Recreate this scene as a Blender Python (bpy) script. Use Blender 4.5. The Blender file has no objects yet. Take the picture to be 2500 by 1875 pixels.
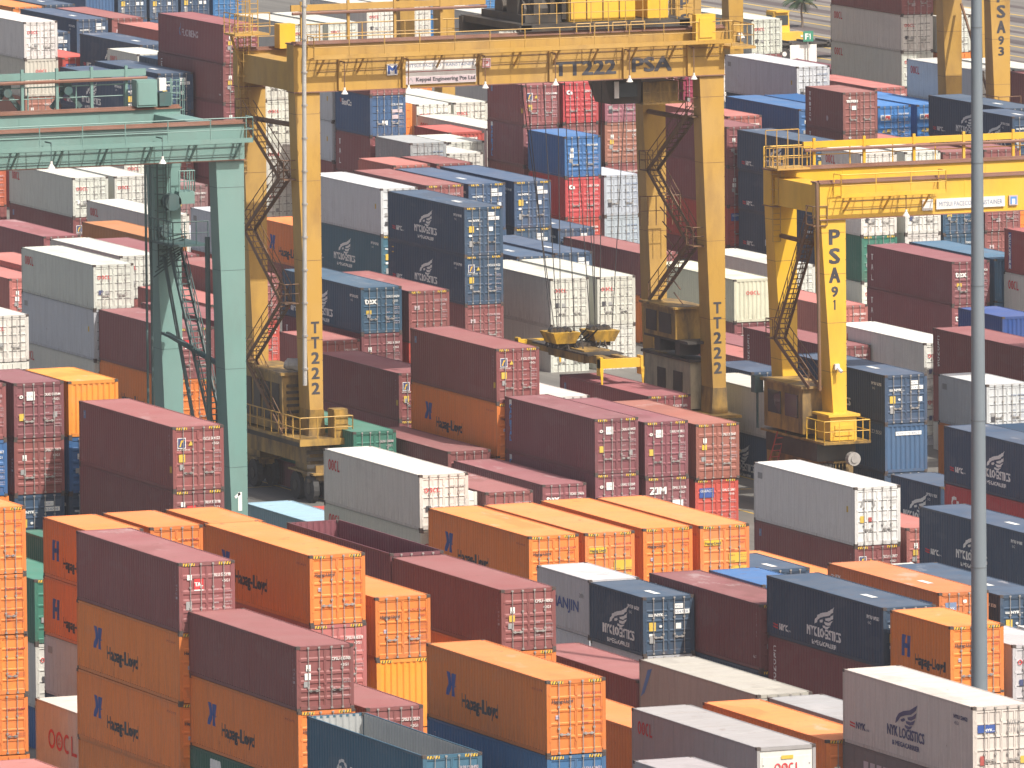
import bpy, math, random
from mathutils import Vector, Matrix
random.seed(7)
R = math.radians
scene = bpy.context.scene

# ------------------------------------------------------------------ camera
cam_data = bpy.data.cameras.new("camera")
cam = bpy.data.objects.new("camera", cam_data)
scene.collection.objects.link(cam)
scene.camera = cam
YAW, PITCH, ROLL, EYE = 0.39051996, 0.10862005, -0.00910646, 67.5
fwd = Vector((math.sin(YAW)*math.cos(PITCH), math.cos(YAW)*math.cos(PITCH), -math.sin(PITCH)))
rt = Vector((math.cos(YAW), -math.sin(YAW), 0)); up = rt.cross(fwd)
rr = math.cos(ROLL)*rt + math.sin(ROLL)*up
uu = -math.sin(ROLL)*rt + math.cos(ROLL)*up
cam.matrix_world = Matrix(((rr.x, uu.x, -fwd.x, 0), (rr.y, uu.y, -fwd.y, 0), (rr.z, uu.z, -fwd.z, EYE), (0, 0, 0, 1)))
cam_data.sensor_width = 36.0
cam_data.lens = 26000/2500*36.0
cam_data.clip_start = 5.0
cam_data.clip_end = 12000.0

# ------------------------------------------------------------------ world, sun, exposure
LIGHT = Vector((-0.27, 0.76, -1.0)).normalized()      # the way the sunlight travels
world = bpy.data.worlds.new("World"); scene.world = world; world.use_nodes = True
wn = world.node_tree.nodes; wl = world.node_tree.links
bg = wn["Background"]; sky = wn.new("ShaderNodeTexSky"); sky.sky_type = 'NISHITA'; sky.sun_disc = False
sky.sun_elevation = math.asin(-LIGHT.z)
sky.sun_rotation = math.atan2(-LIGHT.x, -LIGHT.y)
sky.air_density = 1.0; sky.dust_density = 7.0; sky.ozone_density = 1.0
wl.new(sky.outputs[0], bg.inputs[0]); bg.inputs[1].default_value = 0.125
sun_d = bpy.data.lights.new("sun", 'SUN'); sun_d.energy = 4.5; sun_d.angle = R(0.55); sun_d.color = (1.0, 0.95, 0.865)
sun = bpy.data.objects.new("sun", sun_d); scene.collection.objects.link(sun)
sun.rotation_euler = LIGHT.to_track_quat('-Z', 'Y').to_euler()
sun.location = (300, 400, 300)
scene.view_settings.view_transform = 'Standard'; scene.view_settings.look = 'None'
scene.view_settings.exposure = 0.20; scene.view_settings.gamma = 1.0
scene.cycles.max_bounces = 5; scene.cycles.diffuse_bounces = 3; scene.cycles.glossy_bounces = 2

COLL = scene.collection
# ------------------------------------------------------------------ mesh helper
class MB:
    def __init__(self): self.v = []; self.f = []; self.m = []
    def add(self, vs, fs, mi=0):
        n = len(self.v); self.v += [tuple(p) for p in vs]
        self.f += [tuple(i+n for i in q) for q in fs]; self.m += [mi]*len(fs)
    def quad(self, a, b, c, d, mi=0): self.add((a, b, c, d), ((0, 1, 2, 3),), mi)
    def box(self, x0, x1, y0, y1, z0, z1, mi=0):
        self.add([(x0,y0,z0),(x1,y0,z0),(x1,y1,z0),(x0,y1,z0),(x0,y0,z1),(x1,y0,z1),(x1,y1,z1),(x0,y1,z1)],
                 [(0,3,2,1),(4,5,6,7),(0,1,5,4),(1,2,6,5),(2,3,7,6),(3,0,4,7)], mi)
    def tube(self, p, q, r, n=6, mi=0, r2=None):
        p = Vector(p); q = Vector(q); d = (q-p)
        if d.length < 1e-6: return
        d.normalize(); a = d.orthogonal().normalized(); b = d.cross(a)
        r2 = r if r2 is None else r2; vs = []
        for c, rad in ((p, r), (q, r2)):
            for i in range(n):
                t = 2*math.pi*i/n; vs.append(c+(a*math.cos(t)+b*math.sin(t))*rad)
        fs = [(i, (i+1) % n, n+(i+1) % n, n+i) for i in range(n)] + [tuple(range(n))[::-1], tuple(range(n, 2*n))]
        self.add(vs, fs, mi)
    def bar(self, p, q, w, h, mi=0):
        """rectangular bar from p to q; w across (horizontal), h upright"""
        p = Vector(p); q = Vector(q); d = (q-p).normalized()
        s = d.cross(Vector((0, 0, 1)))
        s = Vector((1, 0, 0)) if s.length < 1e-4 else s.normalized()
        t = s.cross(d).normalized(); vs = []
        for c in (p, q):
            for i, j in ((-1,-1),(1,-1),(1,1),(-1,1)): vs.append(c+s*(w/2*i)+t*(h/2*j))
        self.add(vs, [(0,1,2,3),(7,6,5,4),(0,4,5,1),(1,5,6,2),(2,6,7,3),(3,7,4,0)], mi)
    def taper(self, x0, x1, y0, y1, z0, X0, X1, Y0, Y1, z1, mi=0):
        """box whose bottom is x0..y1 and top X0..Y1"""
        self.add([(x0,y0,z0),(x1,y0,z0),(x1,y1,z0),(x0,y1,z0),(X0,Y0,z1),(X1,Y0,z1),(X1,Y1,z1),(X0,Y1,z1)],
                 [(0,3,2,1),(4,5,6,7),(0,1,5,4),(1,2,6,5),(2,3,7,6),(3,0,4,7)], mi)
    def mesh(self, name, mats):
        me = bpy.data.meshes.new(name); me.from_pydata(self.v, [], self.f)
        for m in mats: me.materials.append(m)
        if len(mats) > 1: me.polygons.foreach_set("material_index", self.m)
        me.update(); return me
    def build(self, name, mats, parent=None, loc=None, color=None):
        if not isinstance(mats, (list, tuple)): mats = [mats]
        return place(name, self.mesh(name, mats), parent, loc, color)

def place(name, me, parent=None, loc=None, color=None):
    o = bpy.data.objects.new(name, me); COLL.objects.link(o)
    if parent is not None: o.parent = parent
    if loc is not None: o.location = loc
    if color is not None: o.color = (*color, 1.0)
    return o
def thing(name, label, cat, loc=(0, 0, 0), group=None):
    o = bpy.data.objects.new(name, None); COLL.objects.link(o); o.location = loc
    o.empty_display_size = 0.5
    o['label'] = label; o['category'] = cat
    if group: o['group'] = group
    return o

# ------------------------------------------------------------------ materials
def nt(name, rough=0.6, metal=0.0, spec=0.35):
    m = bpy.data.materials.new(name); m.use_nodes = True
    b = m.node_tree.nodes["Principled BSDF"]
    b.inputs["Roughness"].default_value = rough; b.inputs["Metallic"].default_value = metal
    b.inputs["Specular IOR Level"].default_value = spec
    return m, m.node_tree.nodes, m.node_tree.links, b
def mathn(N, L, op, a, b=None, clamp=False):
    n = N.new("ShaderNodeMath"); n.operation = op; n.use_clamp = clamp
    for i, v in enumerate((a, b)):
        if v is None: continue
        if hasattr(v, 'links'): L.new(v, n.inputs[i])
        else: n.inputs[i].default_value = v
    return n.outputs[0]
def mix(N, L, fac, a, b, mode='MIX'):
    n = N.new("ShaderNodeMix"); n.data_type = 'RGBA'; n.blend_type = mode
    for s, v in ((n.inputs[0], fac), (n.inputs[6], a), (n.inputs[7], b)):
        if hasattr(v, 'links'): L.new(v, s)
        elif isinstance(v, (int, float)): s.default_value = v
        else: s.default_value = (*v, 1.0)
    return n.outputs[2]
def noise(N, L, vec, scale, detail=3.0, rough=0.55):
    n = N.new("ShaderNodeTexNoise"); n.inputs["Scale"].default_value = scale
    n.inputs["Detail"].default_value = detail; n.inputs["Roughness"].default_value = rough
    L.new(vec, n.inputs["Vector"]); return n.outputs["Fac"]
def ramp(N, L, v, lo, hi):
    n = N.new("ShaderNodeMapRange"); n.inputs[1].default_value = lo; n.inputs[2].default_value = hi
    n.clamp = True; L.new(v, n.inputs[0]); return n.outputs[0]
def coords(N, L, scale=(1, 1, 1)):
    """object-space position shifted by each object's own random number"""
    tc = N.new("ShaderNodeTexCoord"); oi = N.new("ShaderNodeObjectInfo")
    mp = N.new("ShaderNodeMapping"); mp.inputs["Scale"].default_value = scale
    k = mathn(N, L, 'MULTIPLY', oi.outputs["Random"], 90.0)
    cb = N.new("ShaderNodeCombineXYZ")
    for i in range(3): L.new(k, cb.inputs[i])
    ad = N.new("ShaderNodeVectorMath"); ad.operation = 'ADD'
    L.new(tc.outputs["Object"], mp.inputs["Vector"]); L.new(mp.outputs[0], ad.inputs[0]); L.new(cb.outputs[0], ad.inputs[1])
    return ad.outputs[0], oi, tc

def paint(name, roof=False):
    """container paint: the colour is the object's own colour, worn, streaked and a little rusty"""
    m, N, L, b = nt(name, 0.55 if not roof else 0.75, 0, 0.3)
    v, oi, tc = coords(N, L)
    col = oi.outputs["Color"]
    big = ramp(N, L, noise(N, L, v, 0.45), 0.3, 0.75)
    vs, _, _ = coords(N, L, (1.0, 5.0, 0.35) if not roof else (0.6, 1.6, 1.0))
    st = ramp(N, L, noise(N, L, vs, 1.3, 4.0), 0.42, 0.8)
    fine = ramp(N, L, noise(N, L, v, 9.0, 4.0), 0.3, 0.8)
    if roof:
        c = mix(N, L, 1.0, mix(N, L, 1.0, col, (1.02, 1.0, 0.98), 'MULTIPLY'), (0.028, 0.028, 0.032), 'ADD')
        c = mix(N, L, 1.0, c, (0.86, 0.86, 0.86), 'DARKEN')
        c = mix(N, L, mathn(N, L, 'MULTIPLY', big, 0.25), c, mix(N, L, 0.3, c, (0.62, 0.58, 0.56)))
        c = mix(N, L, mathn(N, L, 'MULTIPLY', st, 0.22), c, (0.20, 0.14, 0.11))
        rust = ramp(N, L, noise(N, L, v, 1.1, 6.0, 0.7), 0.62, 0.70)
        c = mix(N, L, mathn(N, L, 'MULTIPLY', rust, 0.45), c, (0.17, 0.085, 0.06))
        wear = ramp(N, L, oi.outputs["Random"], 0.25, 1.0)          # some roofs are far more weathered than others
        vp, _, _ = coords(N, L, (0.5, 0.22, 1.0))
        pud = ramp(N, L, noise(N, L, vp, 0.9, 5.0, 0.5), 0.56, 0.60)
        c = mix(N, L, mathn(N, L, 'MULTIPLY', mathn(N, L, 'MULTIPLY', pud, wear), 0.42), c, mix(N, L, 0.5, col, (0.10, 0.07, 0.055)))
        chalk = ramp(N, L, noise(N, L, vp, 1.7, 6.0, 0.6), 0.60, 0.68)
        c = mix(N, L, mathn(N, L, 'MULTIPLY', mathn(N, L, 'MULTIPLY', chalk, wear), 0.35), c, (0.55, 0.51, 0.50))
    else:
        c = mix(N, L, mathn(N, L, 'MULTIPLY', big, 0.22), col, mix(N, L, 0.35, col, (0.42, 0.40, 0.40)))
        c = mix(N, L, mathn(N, L, 'MULTIPLY', st, 0.20), c, (0.11, 0.085, 0.075))
        sx = N.new("ShaderNodeSeparateXYZ"); L.new(tc.outputs["Object"], sx.inputs[0])
        low = mathn(N, L, 'SUBTRACT', 1.0, ramp(N, L, sx.outputs[2], 0.1, 0.9))
        n2 = ramp(N, L, noise(N, L, vs, 2.4, 5.0, 0.65), 0.50, 0.68)
        c = mix(N, L, mathn(N, L, 'MULTIPLY', mathn(N, L, 'MULTIPLY', low, n2), 0.45), c, (0.12, 0.06, 0.04))
        rust = ramp(N, L, noise(N, L, v, 2.6, 6.0, 0.72), 0.67, 0.73)
        c = mix(N, L, mathn(N, L, 'MULTIPLY', rust, 0.6), c, (0.15, 0.06, 0.035))
        vb, _, _ = coords(N, L, (0.4, 0.35, 0.9))
        pt = ramp(N, L, noise(N, L, vb, 0.8, 2.0), 0.62, 0.64)       # repainted patches
        c = mix(N, L, mathn(N, L, 'MULTIPLY', pt, 0.16), c, mix(N, L, 0.5, col, (0.30, 0.27, 0.26)))
    c = mix(N, L, mathn(N, L, 'MULTIPLY', fine, 0.10), c, (0.05, 0.05, 0.05))
    L.new(c, b.inputs["Base Color"])
    return m
def flatpaint(name, col, rough=0.55, metal=0.0, dirt=0.25, scale=1.2, dirtcol=(0.10, 0.07, 0.05), lo=0.45, hi=0.75, streak=(1, 1, 0.35)):
    m, N, L, b = nt(name, rough, metal)
    tc = N.new("ShaderNodeTexCoord"); mp = N.new("ShaderNodeMapping"); mp.inputs["Scale"].default_value = streak
    L.new(tc.outputs["Object"], mp.inputs["Vector"]); v = mp.outputs[0]
    a = ramp(N, L, noise(N, L, v, scale, 5.0, 0.65), lo, hi)
    c = mix(N, L, mathn(N, L, 'MULTIPLY', a, dirt), col, dirtcol)
    a2 = ramp(N, L, noise(N, L, tc.outputs["Object"], scale*0.25, 2.0), 0.35, 0.7)
    c = mix(N, L, mathn(N, L, 'MULTIPLY', a2, 0.18), c, tuple(min(1, x*0.6+0.25) for x in col))
    L.new(c, b.inputs["Base Color"]); return m

M = {}
M['paint'] = paint('container_paint'); M['roof'] = paint('container_roof_paint', True)
M['casting'] = flatpaint('corner_casting_steel', (0.085, 0.06, 0.05), 0.7, 0.2, 0.6, 3.0)
M['galv'] = flatpaint('galvanised_rod', (0.38, 0.36, 0.34), 0.5, 0.3, 0.3, 4.0)
M['gasket_shade'] = flatpaint('door_gasket_and_shade', (0.045, 0.04, 0.04), 0.8)  # real door seals, and also the painted shade lines on grid doors
for k, c in dict(white=(0.78, 0.78, 0.75), black=(0.035, 0.035, 0.045), red=(0.62, 0.03, 0.035), blue=(0.03, 0.08, 0.30), yellow=(0.75, 0.47, 0.03),
                 navy=(0.045, 0.06, 0.16), sky=(0.09, 0.26, 0.58), grey=(0.30, 0.30, 0.30), bluegrey=(0.16, 0.22, 0.36), rustred=(0.36, 0.06, 0.05), gold=(0.62, 0.42, 0.05), green=(0.02, 0.22, 0.13), pale=(0.52, 0.42, 0.44)).items():
    M['t_'+k] = flatpaint('marking_'+k, c, 0.6, 0, 0.15, 3.0)
M['c_tan'] = flatpaint('crane_paint_faded_yellow', (0.47, 0.275, 0.052), 0.5, 0, 0.50, 0.9, (0.17, 0.085, 0.03))
M['c_yellow'] = flatpaint('crane_paint_yellow', (0.72, 0.425, 0.028), 0.45, 0, 0.30, 0.8, (0.26, 0.12, 0.03))
M['c_teal'] = flatpaint('crane_paint_sea_green', (0.15, 0.275, 0.25), 0.5, 0, 0.22, 0.8, (0.12, 0.10, 0.08))
M['c_dteal'] = flatpaint('crane_fittings_dark_green', (0.05, 0.10, 0.10), 0.6, 0, 0.4, 2.0)
M['c_brown'] = flatpaint('crane_steel_brown', (0.17, 0.085, 0.035), 0.7, 0, 0.6, 1.5, (0.05, 0.03, 0.02))
M['c_dark'] = flatpaint('greasy_machinery', (0.042, 0.036, 0.03), 0.55, 0.2, 0.4, 2.0, (0.14, 0.08, 0.03))
M['c_rust'] = flatpaint('rusty_flange', (0.22, 0.105, 0.07), 0.75, 0, 0.5, 2.0)
M['c_dirty'] = flatpaint('oily_yellow_paint', (0.42, 0.25, 0.05), 0.5, 0, 0.82, 1.3, (0.04, 0.028, 0.018), 0.36, 0.62)
M['c_worn'] = flatpaint('worn_yellow_paint', (0.60, 0.35, 0.03), 0.5, 0, 0.75, 1.6, (0.06, 0.04, 0.02), 0.42, 0.66)
M['beige'] = flatpaint('sooty_beige_paint', (0.50, 0.44, 0.30), 0.6, 0, 0.65, 1.4, (0.06, 0.05, 0.035), 0.4, 0.7)
M['glass'] = flatpaint('dark_window_glass', (0.03, 0.04, 0.045), 0.08, 0, 0.1)
M['tyre'] = flatpaint('tyre_rubber', (0.025, 0.025, 0.025), 0.85)
M['pipe'] = flatpaint('aluminium_pipe', (0.56, 0.55, 0.52), 0.4, 0.35, 0.3, 2.0)
M['lampw'] = flatpaint('white_lamp_shade', (0.75, 0.72, 0.68), 0.4)
M['pole'] = flatpaint('grey_pole_paint', (0.17, 0.205, 0.235), 0.5, 0.1, 0.15, 0.6, (0.10, 0.09, 0.08))
M['pole_joint'] = flatpaint('pole_joint', (0.12, 0.14, 0.16), 0.6)
M['rope'] = flatpaint('wire_rope', (0.03, 0.03, 0.035), 0.6)
M['redp'] = flatpaint('red_paint', (0.45, 0.05, 0.03), 0.6)

# ------------------------------------------------------------------ ground
def asphalt():
    m, N, L, b = nt('yard_asphalt', 0.85)
    tc = N.new("ShaderNodeTexCoord"); v = tc.outputs["Object"]
    a = ramp(N, L, noise(N, L, v, 0.05, 5.0), 0.3, 0.7)
    c = mix(N, L, a, (0.135, 0.13, 0.12), (0.20, 0.19, 0.17))
    mp = N.new("ShaderNodeMapping"); mp.inputs["Scale"].default_value = (1.4, 0.05, 1); L.new(v, mp.inputs[0])
    s = ramp(N, L, noise(N, L, mp.outputs[0], 0.7, 4.0), 0.45, 0.75)
    c = mix(N, L, mathn(N, L, 'MULTIPLY', s, 0.5), c, (0.06, 0.055, 0.05))
    f = noise(N, L, v, 3.0, 6.0)
    c = mix(N, L, mathn(N, L, 'MULTIPLY', f, 0.3), c, (0.10, 0.095, 0.09))
    L.new(c, b.inputs["Base Color"]); return m
def concrete(name, col):
    m, N, L, b = nt(name, 0.85)
    tc = N.new("ShaderNodeTexCoord"); v = tc.outputs["Object"]
    mp = N.new("ShaderNodeMapping"); mp.inputs["Scale"].default_value = (1.0, 0.08, 1); L.new(v, mp.inputs[0])
    a = ramp(N, L, noise(N, L, mp.outputs[0], 0.5, 5.0), 0.35, 0.7)
    c = mix(N, L, a, col, tuple(x*0.62 for x in col))
    L.new(c, b.inputs["Base Color"]); return m
g = MB(); g.quad((-1500, -300, 0), (2500, -300, 0), (2500, 4000, 0), (-1500, 4000, 0))
go = g.build('ground', asphalt()); go['kind'] = 'structure'
# sunlit roadway strips beyond the stacks, running the same way as the containers
road = MB(); road.quad((338, 700, .004), (420, 700, .004), (420, 1300, .004), (338, 1300, .004))
o = road.build('road', concrete('road_concrete', (0.22, 0.20, 0.18))); o['kind'] = 'structure'
strip = MB()
for x, w in ((343, 1.2), (348.5, .7), (352, 1.6), (357.5, .9), (361.5, 2.2), (367, .9), (371, 1.7), (376, 1.0), (381, 2.4), (388, 1.2)):
    strip.quad((x, 705, .008), (x+w, 705, .008), (x+w, 1290, .008), (x, 1290, .008))
o = strip.build('road_repair_strips', concrete('dark_repair', (0.13, 0.105, 0.10))); o['kind'] = 'structure'
ymk = MB()
for x in (341.5, 346.3, 350.6, 355.5, 360, 365.3, 369.6, 374.3, 379, 384.5):
    ymk.quad((x, 700, .012), (x+.32, 700, .012), (x+.32, 1290, .012), (x, 1290, .012))
for x in (178.4, 182.1, 200.3, 204.9, 222.9, 229.0, 251.3):
    ymk.quad((x, 380, .012), (x+.16, 380, .012), (x+.16, 690, .012), (x, 690, .012))
for yy in [430+12.65*i for i in range(20)]:
    for x0 in (200.5, 223.1):
        ymk.quad((x0, yy, .016), (x0+4.2, yy, .016), (x0+4.2, yy+.16, .016), (x0, yy+.16, .016))
o = ymk.build('yellow_road_markings', concrete('marking_yellow_paint', (0.62, 0.42, 0.10))); o['kind'] = 'structure'

# ------------------------------------------------------------------ lettering
_tc = {}
def text_mesh(s):
    if s in _tc: return _tc[s]
    cu = bpy.data.curves.new('glyphs', 'FONT'); cu.body = s; cu.size = 1.0; cu.resolution_u = 2
    ob = bpy.data.objects.new('glyphs', cu)
    me = bpy.data.meshes.new_from_object(ob)
    vs = [tuple(v.co) for v in me.vertices]; fs = [tuple(p.vertices) for p in me.polygons]
    bpy.data.objects.remove(ob); bpy.data.curves.remove(cu); bpy.data.meshes.remove(me)
    if vs:
        x0 = min(v[0] for v in vs); x1 = max(v[0] for v in vs); y0 = min(v[1] for v in vs); y1 = max(v[1] for v in vs)
    else: x0 = y0 = 0; x1 = y1 = 1
    _tc[s] = (vs, fs, x0, x1, y0, y1); return _tc[s]
COLS = ['white', 'black', 'red', 'blue', 'yellow', 'navy', 'sky', 'grey', 'bluegrey', 'rustred', 'gold', 'green', 'pale']
TM = [M['t_'+c] for c in COLS]
class Sign:
    """flat marks on a plane: org + u*U + v*V; u runs along the reading direction, v up"""
    def __init__(self, org, U, V=(0, 0, 1)):
        self.mb = MB(); self.o = Vector(org); self.U = Vector(U); self.V = Vector(V); self.n = self.U.cross(self.V)
    def pt(self, u, v, lift=0.0): return self.o+self.U*u+self.V*v+self.n*lift
    def poly(self, pts, col, lift=0.0): self.mb.add([self.pt(u, v, lift) for u, v in pts], [tuple(range(len(pts)))], COLS.index(col))
    def rect(self, u0, v0, u1, v1, col, lift=0.0): self.poly([(u0, v0), (u1, v0), (u1, v1), (u0, v1)], col, lift)
    def text(self, s, u, v, h, col, w=None, lift=0.004, slant=0.0, bold=0.0):
        """s with its cap height h, left end u, base line v, total width w"""
        vs, fs, x0, x1, y0, y1 = text_mesh(s)
        k = h/0.70; kx = k if w is None else w/max(x1-x0, 1e-3)
        offs = [(0.0, 0.0)] if not bold else [(-bold, -bold*.6), (bold, -bold*.6), (0, 0), (-bold, bold*.6), (bold, bold*.6)]
        for i, (of, ov) in enumerate(offs):
            self.mb.add([self.pt(u+of+(a-x0)*kx+slant*b*k, v+ov+b*k, lift+0.0006*i) for a, b, _ in vs], fs, COLS.index(col))
    def vtext(self, s, u, vtop, h, pitch, col, w=None, lift=0.004, bold=0.0):
        for i, ch in enumerate(s):
            if ch != ' ': self.text(ch, u, vtop-h-i*pitch, h, col, w, lift, bold=bold)
    def stroke(self, pts, t, col, lift=0.004):
        for a, b in zip(pts, pts[1:]):
            d = Vector((b[0]-a[0], b[1]-a[1]));
            if d.length < 1e-5: continue
            d.normalize(); n = Vector((-d.y, d.x))*t/2
            self.poly([(a[0]-n.x, a[1]-n.y), (b[0]-n.x, b[1]-n.y), (b[0]+n.x, b[1]+n.y), (a[0]+n.x, a[1]+n.y)], col, lift)
    def ring(self, cx, cy, rx, ry, t, col, a0=0, a1=360, lift=.004):
        n = 14; P = []
        for i in range(n+1):
            a = R(a0+(a1-a0)*i/n); P.append(((cx+(rx-t/2)*math.cos(a), cy+(ry-t/2)*math.sin(a)), (cx+(rx+t/2)*math.cos(a), cy+(ry+t/2)*math.sin(a))))
        for (p, q), (p2, q2) in zip(P, P[1:]): self.poly([p, p2, q2, q], col, lift)
    def oocl(self, u, v, h, w, col='red', lift=.004):
        p = w/3.75; rx = p*.44; ry = h/2; t = h*.17
        for k in (0, 1): self.ring(u+rx+k*p, v+ry, rx-t/2, ry-t/2, t, col, lift=lift)
        for k in range(5):
            a = R(90+72*k); self.rect(u+rx+p+math.cos(a)*rx*.3-.1*rx, v+ry+math.sin(a)*ry*.3-.1*ry, u+rx+p+math.cos(a)*rx*.3+.1*rx, v+ry+math.sin(a)*ry*.3+.1*ry, col, lift)
        self.ring(u+rx+2*p, v+ry, rx-t/2, ry-t/2, t, col, 55, 305, lift)
        self.stroke([(u+3*p+t/2, v+h), (u+3*p+t/2, v)], t, col, lift); self.stroke([(u+3*p, v+t/2), (u+3.7*p, v+t/2)], t, col, lift)
    def mesh(self, name): return self.mb.mesh(name, TM)
    def build(self, name, parent): return place(name, self.mesh(name), parent)

# ------------------------------------------------------------------ containers
W = 2.438; L40 = 12.192; L20 = 6.058; HC = 2.896; ST = 2.591
def corr(y0, y1, pitch):
    """(pos, depth 0/1) trapezoid profile from y0 to y1"""
    n = max(1, round((y1-y0)/pitch)); p = (y1-y0)/n; out = []
    for i in range(n):
        a = y0+i*p; out += [(a, 0), (a+p*.28, 0), (a+p*.5, 1), (a+p*.78, 1)]
    out.append((y1, 0)); return out
_mc = {}
def lining_mesh(L, h):
    b = MB(); d = 0.036; z0, z1 = .16, h-.03
    for sx in (0, 1):
        pr = corr(0.12, L-0.12, 0.278)
        X = lambda k: (0.066+d*k) if sx == 0 else (W-0.066-d*k)
        for (a, ka), (c, kc) in zip(pr, pr[1:]):
            q = [(X(ka), a, z0), (X(kc), c, z0), (X(kc), c, z1), (X(ka), a, z1)]
            b.quad(*(q if sx == 0 else q[::-1]))
    pr = corr(0.12, W-0.12, 0.26)
    for (a, ka), (c, kc) in zip(pr, pr[1:]):
        b.quad((a, L-.125+d*ka, z0), (c, L-.125+d*kc, z0), (c, L-.125+d*kc, z1), (a, L-.125+d*ka, z1))
    b.box(0.07, W-0.07, 0.12, L-0.12, 0.145, 0.19)
    return b.mesh('lining', [M['paint']])
def cached(key, fn):
    if key not in _mc: _mc[key] = fn()
    return _mc[key]
def body_mesh(L, h, style):
    b = MB(); z0, z1 = 0.15, h-0.09
    flat = style == 'flat'
    prof = corr(0.12, L-0.12, 0.278) if not flat else [(0.12, 0), (L-0.12, 0)]
    d = 0.036
    for sx in (0, 1):
        X = lambda k: (0.012+d*k) if sx == 0 else (W-0.012-d*k)
        for (a, ka), (c, kc) in zip(prof, prof[1:]):
            q = [(X(ka), a, z0), (X(kc), c, z0), (X(kc), c, z1), (X(ka), a, z1)]
            b.quad(*(q if sx == 1 else q[::-1]))
    if flat:
        for i in range(1, 12):      # panel seams
            y = 0.12+(L-0.24)*i/12
            b.box(0.004, 0.0125, y-0.012, y+0.012, z0, z1)
    prof = corr(0.14, W-0.14, 0.25)
    for (a, ka), (c, kc) in zip(prof, prof[1:]):
        b.quad((a, L-0.03-d*ka, z0), (a, L-0.03-d*ka, z1), (c, L-0.03-d*kc, z1), (c, L-0.03-d*kc, z0))
    b.quad((0.05, 0.05, 0.14), (0.05, L-.05, 0.14), (W-.05, L-.05, 0.14), (W-.05, 0.05, 0.14))
    if style == 'open':
        pass
    else:
        if flat:
            b.quad((0.05, 0.05, h-0.02), (W-.05, 0.05, h-0.02), (W-.05, L-.05, h-0.02), (0.05, L-.05, h-0.02), 1)
            for i in range(1, 6): b.box(0.06, W-0.06, L*i/6-.015, L*i/6+.015, h-.021, h-.012, 1)
        else:
            pr = [(0.05, 0), (0.3, 0)]+corr(0.34, L-0.34, 0.28)[0:]+[(L-0.3, 0), (L-0.05, 0)]
            pr = sorted(set(pr), key=lambda t: t[0])
            for (a, ka), (c, kc) in zip(pr, pr[1:]):
                za, zc = h-0.016-0.018*ka, h-0.016-0.018*kc
                b.quad((0.05, a, za), (W-.05, a, za), (W-.05, c, zc), (0.05, c, zc), 1)
    return b.mesh('body', [M['paint'], M['roof']])
def frame_mesh(L, h, far):
    b = MB()
    for x0, x1 in ((0, .13), (W-.13, W)):
        b.box(x0, x1, 0.01, 0.11, .11, h-.11); b.box(x0, x1, L-.11, L-.01, .11, h-.11)
    for x0, x1 in ((.002, .065), (W-.065, W-.002)):
        b.box(x0, x1, .17, L-.17, h-.095, h-.006); b.box(x0, x1, .17, L-.17, .02, .155)
    b.box(.16, W-.16, .012, .10, h-.15, h-.008); b.box(.16, W-.16, .012, .12, .03, .19)
    b.box(.16, W-.16, L-.10, L-.012, h-.12, h-.008); b.box(.16, W-.16, L-.12, L-.012, .03, .17)
    for x0, x1 in ((-.003, .162), (W-.162, W+.003)):
        for y0, y1 in ((-.003, .178), (L-.178, L+.003)):
            for z0, z1 in ((0, .118), (h-.118, h)):
                b.box(x0, x1, y0, y1, z0, z1, 1)
    if not far:        # dark holes of the castings on the near end
        for cx in (.08, W-.08):
            for z in (.059, h-.059): b.box(cx-.04, cx+.04, -.006, -.002, z-.03, z+.03, 2)
    return b.mesh('frame', [M['paint'], M['casting'], M['gasket_shade']])
DW = (W-.26)/2-.012
def door_mesh(h, style):
    """leaf of DW x (h-.36); local origin at its lower left front"""
    b = MB(); H = h-.36; f = .0; r = .035
    b.box(0, DW, .045, .075, 0, H, 0)
    b.box(0, .05, f+.012, .045, 0, H, 0); b.box(DW-.05, DW, f+.012, .045, 0, H, 0)
    if style == 'rib':
        n = 5; p = H/n; pr = [(0, 1)]
        for i in range(n):
            a = i*p; pr += [(a+p*.06, 1), (a+p*.13, 0), (a+p*.82, 0), (a+p*.95, 1)]
        pr.append((H, 1))
        for (a, ka), (c, kc) in zip(pr, pr[1:]):
            b.quad((.05, .012+r*(1-ka)*.9, a), (DW-.05, .012+r*(1-ka)*.9, a), (DW-.05, .012+r*(1-kc)*.9, c), (.05, .012+r*(1-kc)*.9, c), 0)
    elif style == 'wave':
        zs = [0, .10, .14, .30, .34, .50, .54, .72, 1.0]
        pr = [(0, 0), (.03, 0)]
        for c0 in (.12, .27, .42, .57, .82):
            pr += [(c0-.035, 0), (c0-.012, 1), (c0+.03, 1), (c0+.055, 0)]
        pr += [(1, 0)]
        for (a, ka), (c, kc) in zip(pr, pr[1:]):
            b.quad((.05, .04-.032*ka, a*H), (DW-.05, .04-.032*ka, a*H), (DW-.05, .04-.032*kc, c*H), (.05, .04-.032*kc, c*H), 0)
    else:      # grid of recessed panels
        for z in (0, .20, .40, .60, .80, 1.0):
            zc = min(max(z*H, .035), H-.035); b.box(.05, DW-.05, .014, .045, zc-.03, zc+.03, 0)
            if 0 < z < 1: b.box(.06, DW-.06, .040, .0455, zc-.062, zc-.032, 1)  # dark strip paints the shade under each bar; no seal here
        b.box(DW*.5-.03, DW*.5+.03, .016, .045, .05, H-.05, 0); b.box(DW*.5+.031, DW*.5+.05, .040, .0455, .05, H-.05, 1)  # second box: painted shade line beside the upright bar
    b.box(-.008, .0, .02, .06, 0, H, 1); b.box(DW, DW+.008, .02, .06, 0, H, 1)
    for z in (.15, .38, .62, .85):   # hinges
        b.box(-.05, .03, -.004, .012, z*H-.05, z*H+.05, 0)
    return b.mesh('door', [M['paint'], M['gasket_shade']])
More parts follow.
